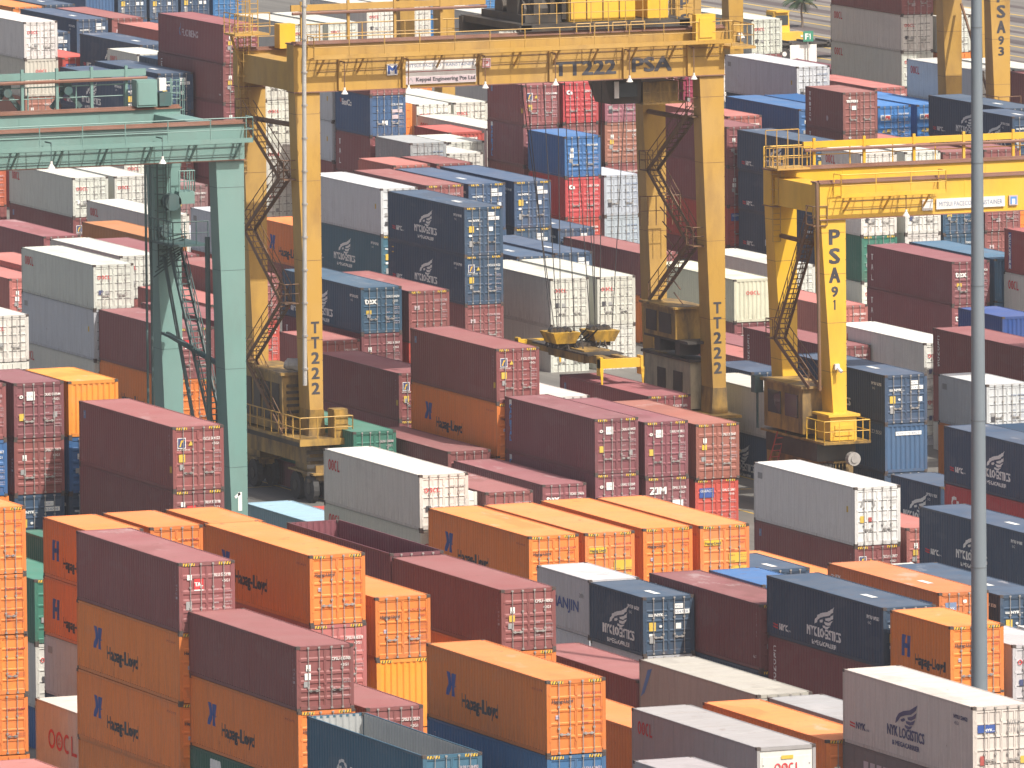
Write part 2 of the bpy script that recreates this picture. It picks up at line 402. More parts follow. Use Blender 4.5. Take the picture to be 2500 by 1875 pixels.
def rod_mesh(h, lever):
    b = MB(); H = h-.36
    b.tube((0, -.035, -.12), (0, -.035, H+.12), .018, 5)
    for z in (-.1, H*.33, H*.66, H+.1): b.box(-.045, .045, -.05, .008, z-.035, z+.035)
    if lever:
        b.bar((0, -.05, .62), (lever*.42, -.05, .60), .03, .045); b.box(lever*.36-.04, lever*.36+.04, -.06, .01, .56, .66)
    return b.mesh('lock_rod', [M['galv']])
def endwall_mesh(h):
    b = MB(); z0, z1 = .19, h-.15
    pr = corr(.13, W-.13, .27)
    for (a, ka), (c, kc) in zip(pr, pr[1:]):
        b.quad((a, .02+.045*ka, z0), (c, .02+.045*kc, z0), (c, .02+.045*kc, z1), (a, .02+.045*ka, z1))
    return b.mesh('end_wall', [M['paint']])
def reefer_mesh(h):
    b = MB()
    b.box(.13, W-.13, .05, .09, .19, h-.15, 0)
    b.box(.22, W-.22, .03, .05, h*.42, h*.86, 0)
    b.box(.30, W-.30, .035, .055, .3, h*.36, 1)
    b.box(.35, .95, .015, .035, .35, h*.33, 0)
    b.tube((W*.62, .04, h*.20), (W*.62, .0, h*.20), .30, 16, 1)
    for x in (.26, W-.26):
        for i in range(6): b.box(x-.03, x+.03, .02, .03, .5+i*.33, .56+i*.33, 1)
    return b.mesh('refrigeration_unit', [M['paint'], M['t_grey']])
def hazard_mesh(h):
    s = Sign((0, .0095, h-.145), (1, 0, 0))
    for a in (.19, W-.19-.5):
        s.rect(a, 0, a+.5, .115, 'yellow', .001)
        for i in range(4): s.poly([(a+.03+i*.12, 0), (a+.08+i*.12, 0), (a+.12+i*.12, .115), (a+.07+i*.12, .115)], 'black', .003)
    return s.mesh('hazard_stripe')

def roof_mark(h):
    s = Sign((1.0, 0, h-.008), (0, -1, 0), (1, 0, 0)); s.rect(0, 0, 1.25, .3, 'white'); return s.mesh('roof_mark')
# --- marks.  side: u = metres from the far end, v = metres from the floor; door: u from the left edge
def m_codes(s, col, h, a, b2, u=1.46, big=.15):
    s.text(a, u+random.uniform(-.05, .05), h-.60-random.uniform(0, .06), big*.85, col, .80, bold=.003); s.text(b2, u+.42, h-.86, big*.75, col, .32, bold=.002)
    for i in range(4):
        for j in (0, 1):
            if random.random() < .25: continue
            s.text(random.choice(('MAX.W', 'TARE', 'NET', 'CU.CAP')), u, h-1.18-i*.27, .06, 'pale' if col == 'white' else col, .26)
            s.text('%d KG' % random.randint(2400, 32500), u+.50, h-1.16-i*.27-j*.1, .06, 'pale' if col == 'white' else col, .34)
def stickers(s, h, dark=False):
    s.rect(.30, .95, .55, 1.18, 'grey', .002)
    if random.random() < .5: s.rect(.34, h-1.35, .60, h-1.08, random.choice(('gold', 'yellow', 'white')), .003)
def nyk_small(s, u, v, k, col, st='red'):
    for i in (0, 1): s.poly([(u, v+.20*k-i*.11*k), (u+.45*k, v+.17*k-i*.11*k), (u+.50*k, v+.11*k-i*.11*k), (u+.05*k, v+.14*k-i*.11*k)], st if st != 'w' else col)
    s.text('NYK', u+.58*k, v, .24*k, col, .80*k, bold=.015*k); s.text('LINE', u+1.42*k, v, .08*k, col, .3*k)
WING = [[(0, -.02), (.08, .2), (.32, .42), (.75, .57), (1.35, .68), (2.1, .98), (1.95, .74), (1.5, .52), (.95, .42), (.5, .30), (.22, .08)],
        [(1.15, .36), (1.6, .46), (2.02, .66), (1.9, .42), (1.5, .27), (1.2, .27)], [(1.0, .2), (1.45, .2), (1.88, .34), (1.7, .12), (1.35, .05), (1.02, .1)],
        [(.9, .03), (1.25, .0), (1.62, .06), (1.4, -.1), (1.1, -.12), (.9, -.06)], [(.5, .2), (.85, .3), (.95, .22), (.75, .13), (.55, .12)]]
def nyk_side(s, h, col, st='red', ln=L40):
    o = 4.25 if ln > 8 else 1.5
    for w in WING: s.poly([(o+.75+a, h-1.50+b*.95) for a, b in w], col, .004)
    s.text('NYK LOGISTICS', o, h-2.02, .40, col, 3.45, slant=-.0, bold=.02)
    s.text('& MEGACARRIER', o+.45, h-2.38, .19, col, 2.55, bold=.012)
    if ln > 8: nyk_small(s, .65, h-2.2, 1.1, col, st)
    s.text('NYKU %d' % random.randint(500000, 799999), ln-1.75, h-.62, .15, col, 1.25, bold=.01); s.text('45G1', ln-1.7, h-.86, .13, col, .4)
def follow_ribs(s, ln, key, corrug):
    me = s.mesh('side_lettering')
    if not corrug: return me
    import bmesh
    pr = corr(0.12, ln-0.12, 0.278); bm = bmesh.new(); bm.from_mesh(me)
    ys = [v.co.y for v in bm.verts]; lo, hi = min(ys), max(ys)
    for (a, k) in pr:
        if lo < a < hi:
            bmesh.ops.bisect_plane(bm, geom=bm.verts[:]+bm.edges[:]+bm.faces[:], plane_co=(0, a, 0), plane_no=(0, 1, 0), dist=1e-5)
    for v in bm.verts:
        y = v.co.y; k = 0.0
        for (a, ka), (c, kc) in zip(pr, pr[1:]):
            if a <= y <= c: k = ka+(kc-ka)*(y-a)/(c-a); break
        v.co.x += .011+.036*k
    bm.to_mesh(me); bm.free(); return me
def marks_side(key, h, ln, corrug=True):
    s = Sign((-.0015, ln, 0), (0, -1, 0)); c = 'white'
    if key == 'hap':
        b = h-1.78
        if ln < 8:
            for pts in ([(1.1, .0), (1.4, .0), (1.6, .9), (1.25, .9)], [(1.65, .0), (1.95, .0), (2.1, .9), (1.75, .9)], [(1.3, .35), (1.9, .35), (1.9, .55), (1.3, .55)]):
                s.poly([(u-.05, b+v) for u, v in pts], 'blue', .004)
            s.text('Hapag-Lloyd', 2.45, b-.2, .42, 'black', 3.0, bold=.03); return follow_ribs(s, ln, key, corrug)
        for pts in ([(2.0, .0), (2.35, .0), (2.55, .45), (2.2, .45)], [(2.2, .45), (2.5, .45), (2.42, .92), (2.12, .92)], [(2.62, .0), (2.95, .0), (2.86, .34), (3.02, .42), (2.66, .5)],
                    [(2.5, .4), (2.95, .45), (3.0, .9), (2.62, .9)]):
            s.poly([(u-.05, b+v) for u, v in pts], 'blue', .004)
        s.text('Hapag-Lloyd', 3.55, b-.28, .52, 'black', 3.7, bold=.035)
        s.text('HLXU %d' % random.randint(400000, 699999), ln-1.5, h-.5, .1, 'rustred', 1.0)
    elif key == 'oocl': s.oocl(.62, h-.94, .52, 1.45)
    elif key == 'oocL':
        s.oocl(1.6, .95, .85, 3.6)
    elif key == 'nyk': nyk_side(s, h, c, ln=ln)
    elif key == 'nykn': nyk_side(s, h, 'navy', 'red', ln)
    elif key == 'nykf':
        nyk_side(s, h, c, ln=ln); s.rect(.55, h-.72, .85, h-.36, 'yellow', .003); s.rect(.6, h-.66, .8, h-.42, 'navy', .005)
    elif key == 'cro': s.vtext('CRONOS', .55, h-.38, .24, .29, c, .22, bold=.012); s.text('%d' % random.randint(1000, 9999), ln-.9, .5, .12, c); s.vtext('GSTU 84', ln-.55, h-.4, .11, .16, c, .1)
    elif key == 'cap': s.vtext('CAPITAL', .62, h-.35, .24, .28, 'sky', .24, bold=.02); s.rect(.55, h-.38, .92, h-.1, c, .002)
    elif key == 'gen': s.rect(.5, .25, .95, h-.2, 'blue', .002); s.vtext('GENSTAR', .6, h-.3, .26, .30, c, .25, .006, bold=.02)
    elif key == 'tri': s.vtext('TRITON', .6, h-.3, .24, .34, c, .22, bold=.015); s.poly([(3.3, .75), (3.45, .95), (3.6, .75), (3.45, .55)], 'pale', .004)
    elif key == 'kli': s.vtext('TAL', .6, h-.5, .34, .62, c, .2, bold=.015)
    elif key == 'txn': s.text('tex', .6, .5, .2, c)
    elif key == 'codes': s.vtext('CPSU 4042', ln-.6, h-.4, .1, .17, 'pale', .08); s.vtext('42G1', ln-.4, h-.9, .1, .17, 'pale', .08)
    elif key == 'flo': s.rect(.55, h-.74, .83, h-.38, 'bluegrey', .002); s.text('F', .62, h-.66, .18, 'pale'); s.vtext('FSCU 97', ln-.62, h-.4, .1, .17, 'pale', .08); s.rect(ln-.45, .8, ln-.25, 1.1, 'gold', .003)
    elif key == 'sea': s.text('SeaCo', 1.1, h-.85, .36, c, 1.7, bold=.03); s.rect(.75, h-.72, 1.0, h-.45, 'rustred', .003)
    elif key == 'hjn': s.text('HANJIN', 1.7, 1.02, .48, 'blue', 3.1, bold=.02); s.text('20ft', 4.9, h-.9, .2, 'grey', .5)
    elif key == 'hjo':
        s.text('HANJIN', 4.6, .75, .72, c, 5.2, bold=.035)
        for k in range(16):
            a, b2 = 2*math.pi*k/16, 2*math.pi*(k+1)/16
            s.stroke([(3.7+.5*math.cos(a), 1.12+.5*math.sin(a)), (3.7+.5*math.cos(b2), 1.12+.5*math.sin(b2))], .12, c)
        s.text('H', 3.47, .87, .5, c, .46, bold=.03)
    elif key == 'grm':
        s.poly([(1.9, .15), (3.1, .15), (3.25, .9), (3.55, 1.6), (3.45, h-.25), (2.3, h-.25), (2.2, 1.5), (1.8, 1.0)], 'white', .002); s.text('mat', 2.25, 1.1, .42, 'red', .95, .006, bold=.03)
    elif key == 'gry':
        for i in range(5): s.rect(2.0+i*.62, h-.85, 2.45+i*.62, h-.5, 'pale', .003)
    elif key == 'blt': s.vtext('TRIFLEET', .7, h-.5, .2, .27, 'pale', .12)
    elif key == 'crm': s.poly([(.15, h-1.55), (.55, h-1.35), (1.35, h-.25), (.9, h-.35)], 'sky', .003)
    elif key == 'gmr': s.text('Cn', .8, h-1.15, .6, c, .9, bold=.05)
    elif key == 'kln': s.text('FLORENS', 4.4, h-1.2, .45, 'pale', 3.0, bold=.02); s.stroke([(4.1, h-1.2), (3.95, h-.85), (4.25, h-.5), (4.15, h-.35)], .1, 'bluegrey')
    elif key == 'onk': nyk_small(s, .35, h-.62, .75, c, 'w'); s.rect(ln-2.1, h-.85, ln-.8, h-.5, 'bluegrey', .003)
    elif key == 'num': s.text('KSCU %d' % random.randint(100000, 999999), ln-1.9, h-.6, .2, c, 1.4)
    elif key == 'rcl': s.text('RCL', 1.0, h-1.2, .6, c, 1.6, bold=.04)
    elif key == 'pat': s.rect(.5, h-.75, 1.05, h-.45, 'grey', .002); s.rect(ln-1.0, h-1.3, ln-.8, h-1.0, 'gold', .002)
    else: return None
    return follow_ribs(s, ln, key, corrug)
def marks_end(key, h):
    s = Sign((0, .0, 0), (1, 0, 0)); c = 'white'; n = lambda: random.randint(100000, 999999)
    if key == 'hap': s.text('Hapag-Lloyd', .22, h-.88, .13, 'black', .86, bold=.006); m_codes(s, 'rustred', h, 'HLXU %d' % n(), '4500', big=.11); s.rect(.36, h-1.5, .52, h-1.34, 'pale', .002); s.text('HL', .38, h-1.47, .08, 'blue')
    elif key == 'hay': s.rect(.2, h-.92, 1.05, h-.68, 'yellow', .002); s.text('Hapag-Lloyd', .24, h-.88, .13, 'black', .78, .005, bold=.006); s.rect(1.42, h-1.75, 2.3, h-1.3, 'gold', .002); s.rect(1.5, h-2.3, 2.3, h-1.9, 'gold', .002); m_codes(s, 'rustred', h, 'HLXU %d' % n(), '4500', big=.11)
    elif key == 'oocl': s.oocl(.24, h-.84, .22, .80); m_codes(s, 'grey', h, 'OOLU %d' % n(), '42G1', big=.10); s.rect(.30, h-1.72, .56, h-1.46, random.choice(('black', 'navy', 'black', 'white')), .002); s.rect(.72, h-1.70, .92, h-1.50, 'grey', .002)
    elif key == 'ooclc': s.oocl(.78, h-.95, .23, .90, lift=.0)
    elif key == 'oor': s.oocl(.72, h-.95, .30, 1.1, lift=.0); s.rect(1.0, h-.5, 1.5, h-.36, 'gold', .0)
    elif key == 'codes': m_codes(s, c, h, 'CPSU %d' % n(), '42G1'); s.rect(.40, h-1.0, .60, h-.74, c, .003); stickers(s, h)
    elif key == 'tal': s.rect(.66, h-1.12, 1.06, h-.68, 'red', .002); s.text('TAL', .69, h-.98, .16, c, .34, .006, bold=.012); s.rect(.66, h-1.17, 1.06, h-1.12, c, .002); s.rect(.36, h-.72, .56, h-.5, c, .002); m_codes(s, c, h, 'TRLU %d' % n(), '45G1'); s.rect(.3, .95, .55, 1.3, 'grey', .002)
    elif key == 'flo': s.rect(.22, h-.98, .62, h-.5, c, .002); s.rect(.25, h-.95, .59, h-.53, 'navy', .004); s.poly([(.3, h-.9), (.4, h-.62), (.56, h-.58), (.5, h-.68), (.42, h-.72), (.38, h-.9)], 'yellow', .006); s.text('FLORENS', .2, h-1.08, .07, c, .62); s.poly([(.74, h-.86), (.98, h-.86), (.86, h-.64)], 'gold', .003); s.rect(.28, h-1.6, .58, h-1.25, 'gold', .002); m_codes(s, c, h, 'FSCU %d' % n(), '45G1'); s.rect(.32, .95, .52, 1.2, 'grey', .002)
    elif key == 'cai': s.rect(.62, h-.82, 1.02, h-.42, c, .002); s.text('cai', .68, h-.68, .14, 'grey', .28, .006); s.text('O', .28, h-.72, .15, c, bold=.015); m_codes(s, c, h, 'CRXU %d' % n(), '45G1'); s.rect(.25, h-1.75, .52, h-1.42, 'gold', .002); s.rect(1.9, .95, 2.1, 1.2, 'grey', .002)
    elif key == 'zim': s.text('ZIM', .24, h-.86, .36, c, .90, bold=.025); m_codes(s, c, h, 'ZIMU %d' % n(), '45G1'); s.rect(1.5, h-1.6, 2.1, h-1.2, c, .002)
    elif key == 'tex': s.text('tex', .22, h-.92, .36, c, .70, bold=.018); m_codes(s, c, h, 'TEXU %d' % n(), '4251'); s.rect(.3, h-1.5, .62, h-1.28, 'gold', .002); s.rect(.36, .9, .56, 1.15, 'grey', .002)
    elif key == 'nykl': nyk_small(s, .24, h-.86, .52, c, 'w'); s.rect(1.46, h-.55, 1.9, h-.34, 'white', .002); s.text('NYKU', 1.5, h-.5, .11, 'bluegrey', .36, .005); s.rect(1.46, h-.80, 2.2, h-.60, 'white', .002); s.text('554%d' % random.randint(100, 999), 1.5, h-.76, .11, 'bluegrey', .62, .005); [s.rect(1.55+q*.35, h-1.45, 1.80+q*.35, h-1.2, c, .002) for q in (0, 1) if random.random() < .6]; s.rect(.28, h-1.5, .6, h-1.12, 'gold', .002); s.text('o', .78, h-1.35, .14, c, bold=.02); s.rect(.28, h-1.75, .48, h-1.62, c, .002); s.rect(.3, .55, .55, .9, 'grey', .002)
    elif key == 'nyc': s.rect(.62, h-.62, 2.1, h-.42, c, -.01); s.text('NYKU 701846 5', .68, h-.58, .12, 'bluegrey', 1.3, -.004)
    elif key == 'nykp': s.rect(.2, h-1.02, .95, h-.72, 'blue', .002); nyk_small(s, .24, h-.97, .42, c, 'w'); s.text('NYKU', 1.46, h-.75, .2, 'grey', .55); s.text('711106', 1.46, h-1.05, .2, 'grey', .75); s.rect(.3, .62, .52, .98, 'rustred', .002); s.rect(2.0, .62, 2.25, .9, 'gold', .002)
    elif key == 'trt': s.text('O', .42, h-.42, .12, c, bold=.02); s.text('TRITON', .24, h-.66, .16, c, .78, bold=.02); s.rect(.62, h-1.15, .98, h-.88, c, .002)
    elif key == 'pil': s.rect(.2, h-.98, .98, h-.62, c, .002); s.rect(.26, h-.92, .5, h-.68, 'bluegrey', .004); s.text('PIL', .55, h-.92, .24, 'red', .4, .006, slant=.2, bold=.02); s.poly([(.3, .78), (.55, .78), (.42, .98)], 'gold', .003); s.rect(.66, .72, .92, 1.0, 'gold', .002); m_codes(s, c, h, 'PCIU %d' % n(), '2210')
    elif key == 'gmr': s.text('Cn', .28, h-.72, .24, c, .34, bold=.03); m_codes(s, c, h, 'GESU %d' % n(), '2210')
    elif key == 'rcl': s.text('RCL', .3, h-.85, .30, c, .7, bold=.03); m_codes(s, c, h, 'REGU %d' % n(), '4251')
    elif key == 'sea': m_codes(s, 'white', h, 'SCZU %d' % n(), '2210'); s.text('M', .85, .72, .26, c, .3, bold=.04); s.rect(1.5, h-1.1, 2.2, h-.9, 'pale', .002); s.rect(1.5, h-1.5, 1.95, h-1.25, 'pale', .002)
    elif key == 'all': s.poly([(.3, h-.95), (.42, h-.6), (1.0, h-.6), (1.1, h-.95), (1.0, h-.95), (.92, h-.7), (.5, h-.7), (.4, h-.95)], 'grey', .002); m_codes(s, 'grey', h, 'CAXU %d' % n(), '4500', big=.1); s.rect(.28, h-1.75, .52, h-1.42, 'gold', .002); s.rect(.72, h-1.72, .9, h-1.5, 'rustred', .002)
    elif key == 'gs': s.rect(.24, h-.95, 1.05, h-.45, 'blue', .002); s.text('GESEACO', .3, h-.66, .13, c, .68, .006); m_codes(s, c, h, 'TGHU %d' % n(), '4310')
    elif key == 'dk': m_codes(s, 'pale', h, 'GLDU %d' % n(), '4251'); stickers(s, h)
    elif key == 'bl': m_codes(s, 'bluegrey', h, 'TCLU %d' % n(), '4300', big=.1); s.rect(.26, h-1.72, .5, h-1.5, 'grey', .002); s.rect(.26, .62, .52, .86, 'black', .002)
    elif key == 'mm': s.text('M', .36, h-1.05, .22, 'pale', .26, bold=.02); m_codes(s, 'pale', h, 'FSCU %d' % n(), '4500'); s.rect(.78, .62, 1.05, .84, 'pale', .002)
    elif key == 'num': s.text('KSCU %d' % n(), .55, h-.5, .15, c, 1.4, .0, bold=.01)
    elif key == 'onk': s.rect(.3, h-1.0, .85, h-.45, 'bluegrey', .002); s.text('NYK', .38, h-.82, .16, c, .4, .006); s.text('o', 1.2, h-.5, .2, c, bold=.03)
    else: return None
    return s.mesh('door_lettering')

BROWN = (.255, .078, .076); NAVY = (.028, .066, .125); ORANGE = (.78, .225, .042); OOG = (.66, .66, .60)
#        colour             body     end     side    end marks   label wording
LIV = dict(
 hap=(ORANGE, 'corr', 'rib', 'hap', 'hap'), hay=((.80, .25, .06), 'corr', 'rib', 'hap', 'hay'), org=((.78, .235, .05), 'corr', 'rib', None, 'hap'),
 orp=((.80, .235, .055), 'corr', 'rib', None, 'dk'), orc=((.86, .30, .03), 'corr', 'corr', None, None), orb=((.42, .16, .05), 'corr', 'rib', None, 'dk'),
 onk=((.55, .17, .05), 'corr', 'rib', 'onk', 'onk'), orr=((.50, .12, .06), 'corr', 'rib', None, 'dk'),
 blt=((.035, .13, .27), 'corr', 'rib', 'blt', 'dk'), blu=((.03, .13, .34), 'corr', 'wave', None, 'codes'), blc=((.035, .10, .22), 'corr', 'corr', None, None),
 roy=((.02, .07, .28), 'corr', 'corr', None, None), rcl=((.03, .17, .40), 'corr', 'rib', 'rcl', 'rcl'), pil=((.03, .17, .45), 'corr', 'rib', None, 'pil'),
 sea=((.045, .11, .24), 'corr', 'grid', 'sea', 'sea'), lbl=((.28, .47, .60), 'corr', 'rib', None, 'bl'), wbl=((.42, .49, .55), 'corr', 'grid', None, 'bl'),
 oor=((.36, .35, .35), 'flat', 'reefer', 'oocl', 'oor'), grr=((.36, .35, .37), 'flat', 'grid', None, 'bl'), grb=((.36, .39, .40), 'corr', 'grid', 'blt', 'bl'),
 nyw=((.66, .62, .55), 'flat', 'grid', 'nykn', 'nykp'), gry=((.17, .155, .155), 'flat', 'grid', 'gry', 'bl'), crm=((.50, .47, .43), 'flat', 'grid', 'crm', 'bl'),
 otl=((.04, .15, .24), 'open', 'rib', 'hjo', 'dk'), otm=((.20, .06, .075), 'open', 'rib', None, 'dk'),
 cps=(BROWN, 'corr', 'wave', 'codes', 'codes'), cai=((.225, .072, .085), 'corr', 'rib', 'cap', 'cai'), zim=((.24, .08, .09), 'corr', 'rib', None, 'zim'),
 trb=((.29, .10, .075), 'corr', 'wave', None, 'codes'), brf=((.30, .085, .09), 'corr', 'rib', 'flo', 'flo'), brn=((.26, .085, .08), 'corr', 'rib', None, 'mm'),
 flo=((.25, .076, .076), 'corr', 'rib', 'flo', 'flo'), tal=((.24, .08, .08), 'corr', 'wave', 'codes', 'tal'), txm=((.255, .080, .090), 'corr', 'wave', 'kli', 'tex'),
 cro=((.22, .07, .07), 'corr', 'rib', 'cro', 'codes'), mar=((.235, .072, .080), 'corr', 'rib', 'kli', 'codes'), sal=((.42, .14, .12), 'corr', 'rib', None, 'codes'),
 slm=((.47, .15, .14), 'corr', 'wave', None, 'codes'), red=((.50, .07, .05), 'corr', 'rib', None, 'gs'), gmr=((.50, .055, .06), 'corr', 'wave', 'gmr', 'gmr'),
 mau=((.30, .11, .14), 'corr', 'wave', None, 'bl'), brc=((.34, .14, .10), 'corr', 'wave', None, 'codes'), mag=((.30, .03, .08), 'corr', 'rib', None, 'dk'),
 mvb=((.27, .15, .15), 'corr', 'grid', None, 'codes'), rdc=((.52, .10, .08), 'corr', 'corr', None, 'num'), brk=((.30, .11, .09), 'corr', 'corr', None, 'num'),
 cap=((.23, .075, .09), 'corr', 'wave', 'cap', 'codes'), gen=((.34, .08, .07), 'corr', 'rib', 'gen', 'codes'), trt=((.26, .095, .08), 'corr', 'rib', 'tri', 'trt'),
 klt=((.23, .065, .07), 'corr', 'wave', 'kln', 'codes'), grm=((.025, .115, .085), 'corr', 'rib', 'grm', 'dk'), grn=((.03, .17, .12), 'corr', 'rib', None, 'dk'),
 nyk=(NAVY, 'corr', 'rib', 'nyk', 'nykl'), ny2=(NAVY, 'corr', 'rib', 'nyk', 'nykl'), nyf=((.03, .07, .125), 'corr', 'rib', 'nykf', 'flo'),
 nyt=((.04, .13, .19), 'corr', 'rib', 'nyk', 'nykl'), nyl=((.04, .085, .16), 'corr', 'rib', 'nyk', 'nykl'), nyc=((.04, .095, .19), 'corr', 'corr', 'num', 'nyc'),
 nyB=((.05, .13, .23), 'corr', 'corr', None, None), txn=((.03, .085, .15), 'corr', 'rib', 'nyk', 'tex'),
 ooc=(OOG, 'flat', 'grid', 'oocl', 'oocl'), ooL=((.58, .58, .54), 'flat', 'grid', 'oocL', 'oocl'), oo3=((.60, .61, .62), 'flat', 'grid', 'oocl', 'oocl'),
 oox=((.62, .60, .48), 'corr', 'corr', 'oocl', 'ooclc'), ooy=((.60, .59, .50), 'corr', 'corr', 'oocl', 'ooclc'),
 whr=((.66, .65, .60), 'flat', 'grid', None, 'bl'), wgr=((.58, .60, .64), 'flat', 'grid', 'pat', 'bl'), whi=((.64, .64, .63), 'flat', 'grid', 'pat', 'all'),
 wht=((.60, .62, .64), 'flat', 'grid', 'pat', 'bl'), hjn=((.60, .62, .64), 'flat', 'corr', 'hjn', None))
NVAR = 6
CGROUP = 'shipping containers stacked in the yard'
def make_container(x, y, z, ln, h, liv, label, far, var):
    col, style, end, sm, em = LIV[liv]
    rnd = random.Random(int(x*31+y*7+z*100))
    jit = 1+rnd.uniform(-.10, .12); tint = [1+rnd.uniform(-.03, .03) for _ in range(3)]
    c = tuple(min(.9, a*jit*t) for a, t in zip(col, tint))
    t = thing('shipping_container', label, 'container', (x+rnd.uniform(-.025, .025), y+rnd.uniform(-.04, .04), z), CGROUP)
    t.rotation_euler = (0, 0, rnd.uniform(-.0022, .0022))
    place('body', cached(('b', ln, h, style), lambda: body_mesh(ln, h, style)), t, color=c)
    fc = tuple(a*.86 for a in c)
    place('frame', cached(('f', ln, h, far), lambda: frame_mesh(ln, h, far)), t, color=fc)
    if end in ('rib', 'wave', 'grid'):
        dm = cached(('d', h, end), lambda: door_mesh(h, end))
        for i in (0, 1):
            d = place('door', dm, t, (.13+.006+i*(DW+.012), .0, .19), c)
            for j, u in enumerate((.33, .76) if i == 0 else (.24, .67)):
                lev = 0 if far else (1 if j == 0 else -1)*(1 if i == 0 else 1)
                place('lock_rod', cached(('r', h, lev), lambda: rod_mesh(h, lev)), d, (u*DW, .012, 0))
    elif end == 'corr': place('end_wall', cached(('e', h), lambda: endwall_mesh(h)), t, color=c)
    else: place('refrigeration_unit', cached(('rf', h), lambda: reefer_mesh(h)), t, color=(.66, .66, .62))
    if style == 'open': place('lining', cached(('ln', ln, h), lambda: lining_mesh(ln, h)), t, color=(.40, .42, .42) if liv == 'otl' else c)
    if h == HC and style != 'flat': place('hazard_stripe', cached(('hz', h), lambda: hazard_mesh(h)), t)
    if liv in ('nyk', 'nyl', 'onk', 'ny2', 'nyf') and rnd.random() < .75:
        place('roof_mark', cached(('rm', h), lambda: roof_mark(h)), t, (0, ln*.38, 0))
    if sm and not (sm in ('grm', 'crm', 'oocL', 'kln') and ln < 8):
        me = cached(('ms', sm, h, ln, var % 3, style == 'corr' or style == 'open'), lambda: marks_side(sm, h, ln, style != 'flat'))
        if me: place('side_lettering', me, t)
    if em:
        me = cached(('me', em, h, var), lambda: marks_end(em, h))
        if me: place('door_lettering', me, t)
    return t

